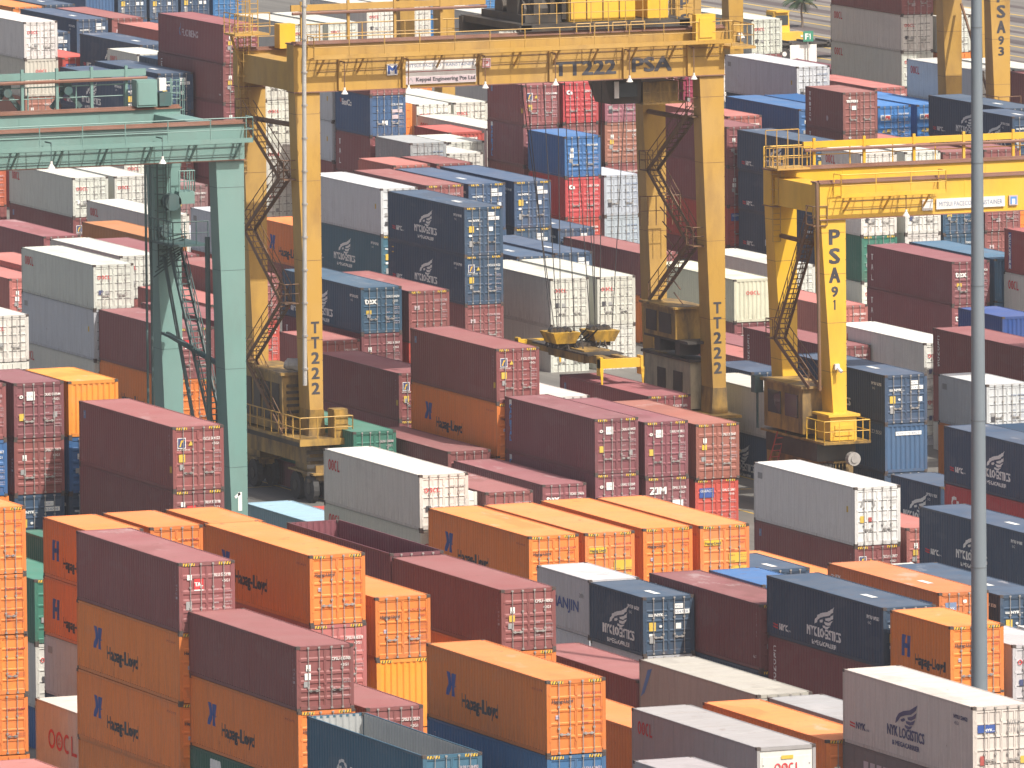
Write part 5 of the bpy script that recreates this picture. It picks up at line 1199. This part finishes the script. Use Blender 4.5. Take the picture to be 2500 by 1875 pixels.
pl = MB(); pl.box(214.1, 214.6, 523.87, 523.93, 22.75, 23.25); pl = D_(pl, 'emblem_plate', M['t_pale'])
sg = Sign((-O.x, 523.865-O.y, 0), (1, 0, 0)); sg.stroke([(214.15, 22.8), (214.55, 22.8), (214.55, 23.2), (214.15, 23.2), (214.15, 22.8)], .04, 'rustred'); sg.text('P', 214.24, 22.86, .26, 'rustred', .2, bold=.02); sg.build('lettering', pl)
for px in (205.95, 209.6, 214.0, 218.05, 222.35, 226.1): hanging_lamp(T, px-O.x, 523.2-O.y, 21.72, 1.7, M['c_brown'])
# verticals of the front girder
for x in (205.95, 209.6, 214.0, 218.05, 222.35, 226.1):
    mb = MB(); mb.box(x-.09, x+.09, 523.8, 523.97, 21.85, 23.5); D_(mb, 'girder_bracket', M['c_tan'])
# tall exhaust pipe
mb = MB(); mb.tube((203.55, 523.3, 6.3), (203.75, 523.3, 27.6), .115, 10); ep = D_(mb, 'exhaust_pipe', M['pipe'])
for i in range(12):
    mb = MB(); z = 7.2+i*1.75; mb.tube((203.56+.0094*(z-6.3), 523.3, z-.05), (203.56+.0094*(z-6.3), 523.3, z+.05), .16, 10); D_(mb, 'pipe_clamp', M['galv'], ep)
# engine house and platform on the left sill
mb = MB(); mb.box(203.25, 205.1, 525.9, 531.6, 3.6, 6.6); mb.box(203.1, 205.3, 525.7, 531.8, 6.6, 6.75); eh = D_(mb, 'engine_house', M['c_dirty'])
lv = MB()
for i in range(6): lv.box(203.5, 204.9, 525.83, 525.9, 4.2+i*.35, 4.35+i*.35)
for i in range(4): lv.box(203.2, 203.25, 526.3+i*1.35, 527.3+i*1.35, 4.1, 6.1)
D_(lv, 'louvre', M['c_dark'], eh)
mb = MB()
for i in range(5): mb.tube((203.7+i*.14, 526.2-i*.1, 7.15), (203.82+i*.14, 526.1-i*.1, 7.15), .34, 12)
mb.tube((203.6, 526.3, 7.15), (204.5, 525.5, 6.9), .24, 10); D_(mb, 'silencer', M['galv'])
mb = MB(); mb.box(202.9, 206.0, 522.5, 532.6, 3.35, 3.5); mb.box(202.9, 206.0, 522.45, 522.55, 3.15, 3.5); D_(mb, 'platform', M['c_dirty'])
mb = MB(); railing(mb, [(202.95, 532.0, 3.5), (202.95, 522.55, 3.5), (205.95, 522.55, 3.5), (205.95, 525.6, 3.5)], 1.15, 1.1, .035); D_(mb, 'handrail', M['c_tan'])
mb = MB(); mb.box(204.95, 205.75, 522.7, 523.6, 3.5, 5.0); mb.box(205.0, 205.7, 522.66, 522.7, 4.2, 4.85); D_(mb, 'control_cabinet', M['c_dirty'])
mb = MB()
for i in range(5): mb.box(203.6, 204.9, 523.2+i*.02, 523.3, 1.1+i*.38, 1.3+i*.38)
mb.box(203.3, 205.3, 523.6, 531.8, 2.98, 3.34); D_(mb, 'drive_gear', M['c_dark'])
# stairs on the left frame
zigzag(T, O, 203.3, 525.3, 530.6, [3.5, 7.0, 10.6, 14.0, 17.2, 20.0], M['c_brown'])
mb = MB(); mb.tube((203.9, 524.6, 20.0), (203.9, 532.2, 19.9), .14, 8); mb.tube((227.2, 524.6, 19.3), (227.2, 532.2, 19.3), .14, 8); D_(mb, 'tie_pipe', M['c_brown'])
ladder(T, 203.5-O.x, 531.9-O.y, 17.0, 26.5, M['c_tan'], True)
ladder(T, 204.35-O.x, 532.3-O.y, 23.6, 28.5, M['c_tan'], False)
mb = MB(); mb.box(202.6, 204.6, 530.6, 532.2, 24.4, 24.5); railing(mb, [(204.6, 530.6, 24.5), (202.6, 530.6, 24.5), (202.6, 532.2, 24.5)], 1.1, 1.0, .03); mb.bar((202.7, 531.5, 24.4), (203.6, 532, 22.3), .08, .1); D_(mb, 'side_platform', M['c_tan'])
mb = MB(); mb.box(205.4, 206.3, 531.2, 532.0, 23.6, 24.9); D_(mb, 'electrical_box', M['c_yellow'])
# right frame: machinery box, generator house, stairs
mb = MB(); mb.box(226.9, 228.0, 525.8, 532.1, 3.6, 6.15); rh = D_(mb, 'generator_house', M['beige'])
rf_ = MB(); rf_.box(226.75, 228.15, 525.6, 532.3, 6.15, 6.3); D_(rf_, 'roof', M['c_dark'], rh)
wn_ = MB(); wn_.box(226.86, 226.9, 529.2, 530.3, 4.3, 5.5); wn_.box(226.86, 226.9, 526.9, 528.1, 4.3, 5.5); D_(wn_, 'window', M['c_dark'], rh)
mb = MB(); mb.box(226.4, 228.3, 525.0, 531.0, 7.2, 7.35)
for i in range(10): mb.box(226.3+random.random()*1.4, 227.1+random.random()*1.2, 525+i*.55, 525.5+i*.6, 6.5, 7.2)
D_(mb, 'drive_machinery', M['c_dark'])
mb = MB(); mb.box(226.3, 227.9, 526.4, 530.8, 7.35, 9.0); mb.box(226.1, 228.1, 526.2, 531.0, 9.0, 9.12); ph = D_(mb, 'pump_housing', M['c_dirty'])
mb = MB(); mb.box(226.26, 226.3, 527.0, 528.6, 7.6, 8.7); mb.box(226.26, 226.3, 529.0, 530.4, 7.6, 8.7); D_(mb, 'grille', M['c_dark'], ph)
mb = MB(); mb.box(226.2, 228.6, 522.8, 533, 3.35, 3.5); D_(mb, 'platform', M['c_dirty'])
zigzag(T, O, 226.9, 525.3, 530.8, [9.1, 12.6, 16.2, 19.6], M['c_brown'], 1)
mb = MB()
for i in range(9):
    z = 9.4+i*.75; mb.bar((226.3, 525.4+i*.3, z), (226.3, 526.6+i*.3, z+.5), .05, .05)
railing(mb, [(226.0, 530.5, 13.2), (228.4, 530.5, 13.2)], 1.6, .5, .03); D_(mb, 'stair_bracing', M['c_brown'])
# trolley on top
mb = MB(); mb.box(216.3, 226.2, 523.9, 524.4, 24.55, 24.9); mb.box(216.3, 226.2, 532.0, 532.5, 24.0, 24.9); mb.box(216.4, 217.0, 523.9, 532.5, 24.6, 24.95); mb.box(225.6, 226.2, 523.9, 532.5, 24.6, 24.95)
mb.box(217, 225.6, 524.4, 532, 24.86, 24.93); tr = D_(mb, 'trolley_frame', M['c_dark'])
mb = MB(); mb.box(219.45, 223.3, 524.6, 529.2, 24.95, 27.9); mb.box(219.35, 223.4, 524.5, 529.3, 27.9, 28.0); hs = D_(mb, 'machinery_house', M['c_yellow'])
mb = MB()
for i in range(4): x = 219.55+i*.95; mb.box(x, x+.86, 524.55, 524.6, 25.05, 27.4)
dr_ = D_(mb, 'door', M['c_yellow'], hs)
mb = MB()
for i in range(4):
    x = 219.55+i*.95; mb.box(x-.05, x-.02, 524.53, 524.6, 25, 27.6); mb.box(x+.1, x+.7, 524.54, 524.56, 27.5, 27.8); mb.box(x+.7, x+.76, 524.52, 524.56, 26.2, 26.4)
D_(mb, 'door_handle', M['c_brown'], hs)
mb = MB(); mb.tube((217.2, 526, 25.6), (219.2, 526, 25.6), .6, 14); mb.tube((217.2, 529, 25.6), (219.2, 529, 25.6), .6, 14); mb.box(217.0, 219.1, 524.8, 531, 24.95, 25.35)
for i in range(12): x = 217+random.random()*2.2; mb.box(x, x+.25, 524.7+random.random()*2, 527.5, 25.1, 25.5+random.random()*1.9)
D_(mb, 'hoist_drum', M['c_dark'])
mb = MB(); mb.box(224.2, 225.4, 525, 528, 24.95, 26.9); D_(mb, 'electrical_cabinet', M['c_yellow'])
mb = MB(); railing(mb, [(216.4, 523.8, 24.95), (226.4, 523.8, 24.95), (226.4, 532, 24.95)], 1.1, 1.0, .028)
for i in range(4): x = 219.5+i*1.05; railing(mb, [(x, 523.7, 24.45), (x+.8, 523.7, 24.45)], .45, .8, .035, False)
D_(mb, 'handrail', M['c_tan'])
# driver's cab hanging under the trolley
mb = MB(); mb.taper(222.2, 223.9, 525.4, 527.6, 20.35, 221.75, 223.9, 525.2, 527.8, 21.75); cb_ = D_(mb, 'driver_cab', M['c_dark'])
mb = MB(); mb.box(222.5, 223.6, 525.08, 525.2, 20.75, 21.5); D_(mb, 'window', M['glass'], cb_)
mb = MB(); mb.box(222.25, 222.5, 525.02, 525.12, 20.7, 21.6); D_(mb, 'lamp', M['lampw'], cb_)
mb = MB(); mb.box(223.9, 226.4, 525.0, 527.8, 20.3, 20.42); mb.box(224.0, 226.0, 525.2, 527.6, 20.42, 21.5); railing(mb, [(223.9, 524.95, 20.4), (226.4, 524.95, 20.4), (226.4, 527.8, 20.4)], 1.1, .5, .03)
for x in (222.3, 223.8, 226.2): mb.box(x-.08, x+.08, 526.4, 526.6, 21.5, 24.6)
D_(mb, 'cab_platform', M['c_dirty'])
mb = MB(); mb.box(226.15, 227.3, 523.0, 523.5, 23.75, 25.2); mb.box(226.35, 227.1, 522.95, 523.0, 23.95, 25.0); D_(mb, 'junction_box', M['c_yellow'])
mb = MB(); mb.box(228.2, 229.7, 523.1, 532.4, 23.25, 23.4); railing(mb, [(228.3, 523.15, 23.4), (229.6, 523.15, 23.4), (229.6, 532, 23.4)], 1.15, .9, .032); D_(mb, 'end_platform', M['c_tan'])

# --- spreader hanging from it
SP = thing('container_spreader', 'yellow and black lifting spreader hanging on wire ropes over the maroon containers', 'spreader', (221.25, 528, 6.2))
SO = Vector((221.25, 528, 6.2))
def sd(mb, name, mat, par=SP):
    mb.v = [(a-SO.x, b-SO.y, c-SO.z) for a, b, c in mb.v]; return mb.build(name, mat, par)
mb = MB(); mb.box(220.55, 220.95, 522.3, 533.8, 6.55, 7.0); mb.box(221.55, 221.95, 522.3, 533.8, 6.55, 7.0); mb.box(220.5, 222.0, 525.4, 530.4, 6.45, 7.12); sd(mb, 'main_beam', M['c_dirty'])
for y in (522.0, 533.5):
    mb = MB(); mb.box(220.0, 222.5, y, y+.45, 6.5, 6.98); mb.box(220.0, 220.16, y-.04, y+.5, 6.1, 7.1); mb.box(222.34, 222.5, y-.04, y+.5, 6.1, 7.1)
    e = sd(mb, 'end_beam', M['c_yellow'])
    mb = MB()
    for x in (219.98, 222.36): mb.taper(x+.04, x+.12, y-.12, y-.06, 5.65, x-.02, x+.18, y-.08, y-.02, 6.5)
    sd(mb, 'guide_flipper', M['c_yellow'], e)
for x0 in (219.4, 221.7):
    mb = MB(); mb.taper(x0+.25, x0+1.35, 527.2, 528.8, 7.35, x0, x0+1.6, 527.0, 529.0, 7.95); hb_ = sd(mb, 'head_block', M['c_worn'])
    mb = MB()
    for u in (.35, .75, 1.15): mb.tube((x0+u-.05, 527.6, 8.0), (x0+u+.05, 528.3, 8.0), .2, 12)
    sd(mb, 'sheave', M['c_dark'], hb_)
mb = MB(); mb.box(219.9, 222.9, 527.4, 528.6, 7.12, 7.34)
for i in range(44): a = 219.6+random.random()*3.2; mb.bar((a, 526.2+random.random()*3, 7.1), (a+.3, 526.4+random.random()*3, 7.3+random.random()*.9), .07, .07)
mb.box(220.2, 222.3, 524.2, 532.0, 6.95, 7.05)
sd(mb, 'cross_frame', M['c_dark'])
for (x, y), (X, Y) in (((219.7, 527.2), (218.0, 525.2)), ((220.2, 528.8), (218.6, 530.5)), ((220.7, 527.2), (219.3, 525.2)), ((221.9, 527.2), (221.0, 525.2)), ((222.3, 528.8), (221.9, 530.5)), ((222.9, 527.2), (223.2, 525.2)), ((220.0, 528.8), (219.0, 530.5)), ((222.6, 528.8), (222.6, 530.5)), ((219.9, 527.2), (219.0, 525.2)), ((222.2, 527.2), (221.6, 525.2))):
    mb = MB(); mb.tube((x, y, 8.0), (X, Y, 24.7), .026, 5); sd(mb, 'wire_rope', M['rope'])

# --- yellow crane PSA91 on the right
T, O, D_ = crane('bright yellow gantry crane lettered PSA91 standing at the right', 226.8, 250.2, 505.0, 511.3, 17.55, 15.7, 5.4, M['c_yellow'], M['c_brown'],
                 ztb=17.75, zbb=15.9, beam=(227.6, 250.0, 18.95, 2.9), wx1=232.1, zw=16.95, mleg=M['c_yellow'])
leg_letters(T, O, 'PSA91', 226.15, 505.0, 15.15, .78, 1.0, .56, small=(3, .52, .70, .34))
mb = MB(); mb.box(231.15, 231.75, 504.86, 504.93, 15.92, 16.5); D_(mb, 'emblem_plate', M['lampw'])
mb = MB(); mb.box(231.95, 235.9, 504.86, 504.93, 15.95, 16.5); pl = D_(mb, 'nameplate', M['lampw'])
sg = Sign((-O.x, 504.855-O.y, 0), (1, 0, 0)); sg.text('MITSUI PACECO TRANSTAINER', 232.1, 16.1, .24, 'bluegrey', 3.65); sg.build('lettering', pl)
mb = MB(); mb.box(236.15, 236.65, 504.86, 504.93, 15.98, 16.5); pl = D_(mb, 'emblem_plate', M['t_pale'])
sg = Sign((-O.x, 504.855-O.y, 0), (1, 0, 0)); sg.rect(236.22, 16.04, 236.58, 16.44, 'sky', .002); sg.rect(236.31, 16.04, 236.49, 16.32, 'white', .004); sg.build('lettering', pl)
hanging_lamp(T, 229.9-O.x, 504.2-O.y, 15.75, 1.1, M['c_brown'])
mb = MB(); mb.tube((225.0, 504.4, 6.8), (224.9, 504.4, 17.7), .09, 10); D_(mb, 'exhaust_pipe', M['c_brown'])
mb = MB(); mb.box(224.9, 226.6, 506.4, 511.4, 4.3, 6.7); mb.box(224.75, 226.75, 506.2, 511.6, 6.7, 6.84); eh = D_(mb, 'engine_house', M['c_dirty'])
mb = MB(); mb.box(224.85, 224.9, 507.0, 508.6, 5.1, 6.3); mb.box(224.85, 224.9, 509.2, 510.8, 5.1, 6.3); D_(mb, 'window', M['glass'], eh)
mb = MB(); mb.box(224.9, 227.6, 503.7, 511.9, 4.0, 4.12); D_(mb, 'platform', M['c_dirty'])
mb = MB(); railing(mb, [(224.95, 506, 4.12), (224.95, 503.75, 4.12), (227.55, 503.75, 4.12), (227.55, 506.4, 4.12)], 1.1, 1.0, .028); D_(mb, 'handrail', M['c_yellow'])
mb = MB(); mb.box(225.5, 227.0, 504.2, 505.9, 4.15, 5.4); mb.box(225.35, 227.15, 504.05, 506.2, 5.4, 5.52); mb.box(225.75, 226.75, 504.15, 504.2, 4.4, 4.95); D_(mb, 'leg_base_box', M['c_yellow'])
mb = MB(); mb.tube((226.6, 503.6, 3.2), (226.6, 504.0, 3.2), .36, 14); mb.tube((226.6, 503.55, 3.2), (226.6, 503.6, 3.2), .2, 12); D_(mb, 'motor', M['galv'])
mb = MB(); mb.box(225.0, 227.2, 504.8, 511.4, 3.02, 3.95)
for i in range(8): mb.box(225+i*.2, 225.15+i*.2, 504.6, 505.0, 1.6+.1*i, 2.9)
D_(mb, 'drive_gear', M['c_dark'])
zigzag(T, O, 225.3, 505.8, 510.2, [6.8, 9.0, 15.4], M['c_brown'])
mb = MB(); mb.tube((225.9, 505.6, 14.2), (225.9, 511.3, 14.3), .13, 8); D_(mb, 'tie_pipe', M['c_brown'])
mb = MB(); mb.tube((226.3, 507, 7), (226.3, 507, 12.2), .09, 6); D_(mb, 'cable_post', M['c_brown'])
ladder(T, 225.6-O.x, 511.2-O.y, 14.0, 18.6, M['c_tan'], True)
mb = MB(); mb.box(225.0, 226.9, 509.7, 511.2, 17.9, 18.0); railing(mb, [(226.9, 509.7, 18), (225.0, 509.7, 18), (225.0, 511.2, 18)], 1.1, .5, .03); railing(mb, [(226.9, 511.2, 18), (225.0, 511.2, 18)], 1.9, .6, .03); D_(mb, 'side_platform', M['c_tan'])
mb = MB()
for i in range(2): mb.tube((224.2+i*.5, 511.0, 0), (224.6+i*.5, 509.0, 4.2), .04, 5)
for i in range(12): mb.tube((224.2+i*.033, 511.0-i*.166, .35*i), (224.7+i*.033, 511.0-i*.166, .35*i), .03, 5)
D_(mb, 'red_ladder', M['redp'])
mb = MB(); mb.box(224.5, 225.0, 511.7, 512.2, 6.0, 6.9); mb.box(224.6, 224.9, 511.65, 511.7, 6.2, 6.7); mb.box(224.7, 224.8, 511.9, 512.0, 4.1, 6.0); D_(mb, 'battery_box', M['c_dteal'])
mb = MB(); mb.box(226.05, 226.3, 504.75, 504.95, 7.8, 8.1); mb.tube((226.2, 504.75, 7.9), (226.3, 504.5, 7.7), .09, 8); D_(mb, 'floodlight', M['lampw'])

# --- sea-green crane on the left
T, O, D_ = crane('sea-green gantry crane with a white figure 1 on its leg at the left', 157.3, 180.6, 472.0, 480.6, 25.0, 23.3, 4.4, M['c_teal'], M['c_dteal'],
          ztb=25.1, zbb=23.6, beam=(158.0, 179.2, 26.85, 1.78), wx0=157.0, wx1=180.7, zw=24.25, mleg=M['c_teal'])
sg = Sign((-O.x, 472-.01-O.y, 0), (1, 0, 0)); sg.stroke([(180.2, 7.35), (180.2, 6.45)], .2, 'white'); sg.stroke([(180.2, 7.3), (179.95, 7.1)], .13, 'white'); sg.build('lettering', T)
for px in (170.5, 176.1): hanging_lamp(T, px-O.x, 471.0-O.y, 23.35, 1.2, M['c_dteal'])
mb = MB(); mb.box(178.3, 179.35, 480.3, 481.0, 25.25, 26.55); mb.box(178.35, 179.3, 480.25, 480.3, 25.35, 26.45); D_(mb, 'control_cabinet', M['c_teal'])
mb = MB(); mb.box(179.5, 179.85, 480.4, 480.7, 26.0, 26.6); D_(mb, 'notice_box', M['lampw'])
mb = MB(); mb.box(179.5, 180.1, 480.4, 481, 25.25, 25.9); D_(mb, 'motor', M['c_dteal'])
ladder(T, 180.7-O.x, 481.4-O.y, 22.2, 26.5, M['c_teal'], True)
ladder(T, 179.6-O.x, 480.5-O.y, 17.4, 24.4, M['c_dteal'], True)
mb = MB(); mb.box(178.9, 180.7, 477.2, 480.4, 18.7, 18.8); railing(mb, [(178.9, 480.4, 18.8), (178.9, 477.2, 18.8), (180.7, 477.2, 18.8)], 1.1, .7, .03)
for i in range(9): mb.tube((179.0+.05*i, 480.2-.1*i, 17.0+.25*i), (180.2, 479.6-.1*i, 18.0+.15*i), .035, 5)
D_(mb, 'cable_reel_platform', M['c_dteal'])
mb = MB(); mb.tube((180.0, 480.0, 20.6), (180.0, 480.6, 20.6), .42, 14); mb.tube((179.6, 479.9, 19.2), (179.6, 480.5, 19.2), .3, 14); D_(mb, 'cable_reel', M['c_dteal'])
mb = MB(); mb.box(180.3, 181.1, 480.0, 481, 20.5, 21.1); railing(mb, [(180.3, 480, 21.1), (181.1, 480, 21.1), (181.1, 481, 21.1)], 1.0, .3, .03); D_(mb, 'side_platform', M['c_teal'])
for (a, z0), (b, z1) in (((479.6, 18.4), (473.6, 9.2)), ((473.8, 8.6), (478.0, 3.4))):
    stairs(T, (179.9-O.x, b-O.y, z1), (179.9-O.x, a-O.y, z0), M['c_dteal'], .6)
mb = MB(); mb.bar((179.4, 479.8, 18.0), (179.4, 475.8, 10.0), .14, .14); mb.bar((179.3, 475.8, 14.0), (179.3, 479.9, 14.3), .12, .12); mb.tube((179.7, 480.2, 14.2), (179.7, 473.4, 13.4), .14, 8)
mb.tube((179.3, 473.6, 3.0), (179.3, 473.6, 19.5), .13, 8); D_(mb, 'stair_support', M['c_dteal'])
mb = MB()
for i in range(2): mb.tube((179.0-i*.25, 480.5, 3.5), (179.0-i*.25, 480.5, 23.2), .06, 6)
D_(mb, 'cable_pipe', M['c_dteal'])
for px in (172.1, 175.2):      # drive motors seen behind the cable beam
    mb = MB(); mb.box(px-.2, px+.2, 481.5, 482.1, 26.0, 26.5)
    for k in (-1, 1): mb.bar((px, 481.8, 26.2), (px+k*.75, 481.8, 25.25), .12, .22)
    mb.tube((px, 481.4, 26.1), (px, 481.5, 26.1), .22, 10); D_(mb, 'rope_guide', M['c_dteal'])
mb = MB(); mb.tube((157.8, 471.85, 24.9), (176.8, 471.85, 24.8), .03, 5); D_(mb, 'hose', M['c_dteal'])

# --- the cranes far behind
T, O, D_ = crane('distant yellow gantry crane lettered PSA93 at the upper right corner', 297.6, 321.0, 636.0, 643.6, 19.2, 17.0, 5.0, M['c_tan'], M['c_brown'], wt=1.45, wb=.95, beam=(298.5, 320, 20.6, 2.9))
leg_letters(T, O, 'PSA93', 296.95, 636.0, 16.9, .80, 1.02, .56, small=(3, .55, .72, .36))
mb = MB(); mb.tube((296.6, 637.0, 9.5), (297.3, 643.0, 15.5), .1, 6); D_(mb, 'brace', M['c_brown'])
mb = MB(); mb.box(296.3, 297.9, 635.0, 637.6, 8.7, 8.85); railing(mb, [(296.3, 637.6, 8.8), (296.3, 635.0, 8.8), (297.9, 635.0, 8.8)], 1.1, .8, .03); D_(mb, 'platform', M['c_brown'])
T, O, D_ = crane('distant yellow gantry crane lettered PSA92 seen just behind the TT222 trolley', 292.1, 315.4, 676.0, 683.6, 19.2, 17.0, 5.0, M['c_tan'], M['c_brown'], wt=1.4, wb=1.1)
leg_letters(T, O, 'PSA92', 291.45, 676.0, 14.05, .80, 1.15, .56, small=(3, .55, .72, .36))
T, O, D_ = crane('distant yellow gantry crane with a bare leg behind the tall white containers at top', 284.0, 306.4, 700.0, 707.6, 19.2, 17.0, 5.0, M['c_tan'], M['c_brown'], wt=1.3, wb=.95)
mb = MB(); mb.box(305.9, 306.2, 699.7, 699.98, 8.9, 9.5); mb.tube((306.1, 699.7, 9.2), (306.1, 699.4, 9.0), .2, 8); D_(mb, 'floodlight', M['lampw'])

# ------------------------------------------------------------------ light pole
P = thing('light_pole', 'tall plain grey tapered steel light pole rising at the right', 'light pole', (181.0, 390.0, 0))
mb = MB(); zs = [0, 6.5, 13, 19, 24.5, 29.5, 35, 42]; nn = 28; pr = lambda z: .37-.17*z/40
for z in zs: mb.v += [(pr(z)*math.cos(2*math.pi*i/nn), pr(z)*math.sin(2*math.pi*i/nn), z) for i in range(nn)]
for k in range(len(zs)-1):
    for i in range(nn): mb.f.append((k*nn+i, k*nn+(i+1) % nn, (k+1)*nn+(i+1) % nn, (k+1)*nn+i)); mb.m.append(0)
o = mb.build('shaft', M['pole'], P)
for p in o.data.polygons: p.use_smooth = True
for z in zs[1:-1]:
    mb = MB(); mb.tube((0, 0, z-.02), (0, 0, z+.02), pr(z)+.012, 24); mb.build('joint_ring', M['pole_joint'], P)
mb = MB(); mb.box(-.5, .5, -.5, .5, 0, .06); mb.tube((0, 0, 0), (0, 0, .3), .46, 16); mb.build('base_plate', M['galv'], P)
mb = MB()
for i in range(6): a = i*math.pi/3; mb.box(math.cos(a)*1.2-.25, math.cos(a)*1.2+.25, math.sin(a)*1.2-.25, math.sin(a)*1.2+.25, 41.6, 42.0)
mb.tube((0, 0, 41.7), (0, 0, 41.9), 1.25, 16); mb.build('floodlight_ring', M['galv'], P)

# ------------------------------------------------------------------ far roadside: sign, palm, yard trucks
S = thing('block_sign', 'green sign with white F1 standing over a white board by the far road', 'sign', (343.5, 772.0, 0))
mb = MB(); mb.tube((0, 0, 0), (0, 0, 3.0), .06, 8); mb.build('post', M['galv'], S)
mb = MB(); mb.box(-.43, .43, -.12, -.06, 2.58, 3.40); b = mb.build('sign_board', M['t_green'], S)
sg = Sign((0, -.125, 0), (1, 0, 0)); sg.text('F', -.26, 2.76, .46, 'white', .24, bold=.03); sg.stroke([(.16, 2.75), (.16, 3.22)], .08, 'white'); sg.stroke([(.16, 3.2), (.04, 3.1)], .06, 'white'); sg.build('lettering', b)
mb = MB(); mb.box(-1.4, .9, .3, .4, .2, 2.3); mb.build('white_board', M['lampw'], S)
def palm(x, y, h):
    t = thing('palm_tree', 'young palm tree by the far road at the top', 'palm tree', (x, y, 0))
    mb = MB(); n = 8
    for i in range(n): mb.tube((.05*math.sin(i), 0, h*i/n), (.05*math.sin(i+1), 0, h*(i+1)/n), .12-.006*i, 8, 0, .115-.006*(i+1))
    mb.build('trunk', flatpaint('palm_trunk', (.16, .12, .09), .9, 0, .5, 3), t)
    mb = MB(); rnd = random.Random(3)
    for k in range(22):
        a = k*2.399; el = rnd.uniform(-.1, 1.1); ln = rnd.uniform(1.3, 1.9); p = Vector((0, 0, h))
        d = Vector((math.cos(a)*math.cos(el), math.sin(a)*math.cos(el), math.sin(el)))
        for s in range(9):
            q = p+d*(ln/9); side = d.cross(Vector((0, 0, 1))); side = side.normalized() if side.length > 1e-3 else Vector((1, 0, 0))
            for sg_ in (-1, 1):
                for j in range(2):
                    c = p.lerp(q, j/2+.1); w = .5*math.sin(math.pi*(s+1)/10)+.12
                    tip = c+side*sg_*w+d*.25-Vector((0, 0, .3*w))
                    mb.add([c, c+d*.10, tip], [(0, 1, 2)])
            mb.tube(p, q, .03, 4); p = q; d = (d+Vector((0, 0, -.16))).normalized()
    mb.build('frond_crown', flatpaint('palm_leaf', (.045, .085, .035), .6, 0, .4, 1.0, (.10, .11, .04)), t)
palm(363.0, 817.0, 2.2)
def truck(x, y, label, ln=9.0, colm='c_yellow', rot=0.0):
    t = thing('yard_truck', label, 'truck', (x, y, 0), 'yard trucks on the far road'); t.rotation_euler = (0, 0, rot)
    mb = MB(); mb.taper(-1.0, .35, -.2, 1.7, .95, -1.0, .35, .05, 1.6, 2.95); mb.box(-1.25, 1.25, -1.2, .2, .7, 1.35); mb.box(-.9, .3, -.25, 1.75, 2.95, 3.05); c = mb.build('cab', M[colm], t)
    mb = MB(); mb.box(-.85, .22, -.12, -.06, 1.9, 2.7); mb.box(-1.04, -1.0, .4, 1.4, 1.9, 2.7); mb.box(.35, .39, .4, 1.4, 1.9, 2.7); mb.build('window', M['glass'], c)
    mb = MB()
    for sx in (-1.05, .85): mb.box(sx, sx+.2, -1.24, -1.2, .95, 1.12)
    mb.build('headlight', M['lampw'], t)
    mb = MB(); mb.box(-.45, .45, 0, ln+3, .85, 1.15); mb.box(-1.2, 1.2, 2.6, ln+3, 1.2, 1.35)
    for i in range(5): mb.box(-1.2, 1.2, 2.6+i*ln/4.2, 2.8+i*ln/4.2, 1.05, 1.5)
    mb.build('chassis', M['c_dark'], t)
    for yy in (-.5, 2.2, ln+1.2, ln+2.4):
        for sx in (-1.1, .8):
            mb = MB(); mb.tube((sx, yy, .5), (sx+.3, yy, .5), .5, 16); mb.tube((sx-.02, yy, .5), (sx+.32, yy, .5), .2, 10, 1); mb.build('wheel', [M['tyre'], M['lampw']], t)
truck(352.6, 797.0, 'yellow yard truck beside the white containers, left of the green sign')
truck(355.6, 786.5, 'yellow yard truck with dark empty trailer standing crosswise, right of the green sign', 7.0, 'c_yellow', R(90))

# ------------------------------------------------------------------ haze
hz = MB(); hz.box(-1510, 2510, -310, 4010, -1.0, 72.0)
hm = bpy.data.materials.new('haze_air'); hm.use_nodes = True
hn = hm.node_tree.nodes; hn.remove(hn["Principled BSDF"])
pv = hn.new("ShaderNodeVolumePrincipled"); pv.inputs["Color"].default_value = (0.93, 0.93, 0.95, 1)
pv.inputs["Density"].default_value = 0.00012; pv.inputs["Anisotropy"].default_value = 0.2
hm.node_tree.links.new(pv.outputs[0], hn["Material Output"].inputs["Volume"])
ho_ = hz.build('haze', hm); ho_['kind'] = 'stuff'; ho_['label'] = 'thin warm haze hanging over the whole yard'; ho_['category'] = 'haze'
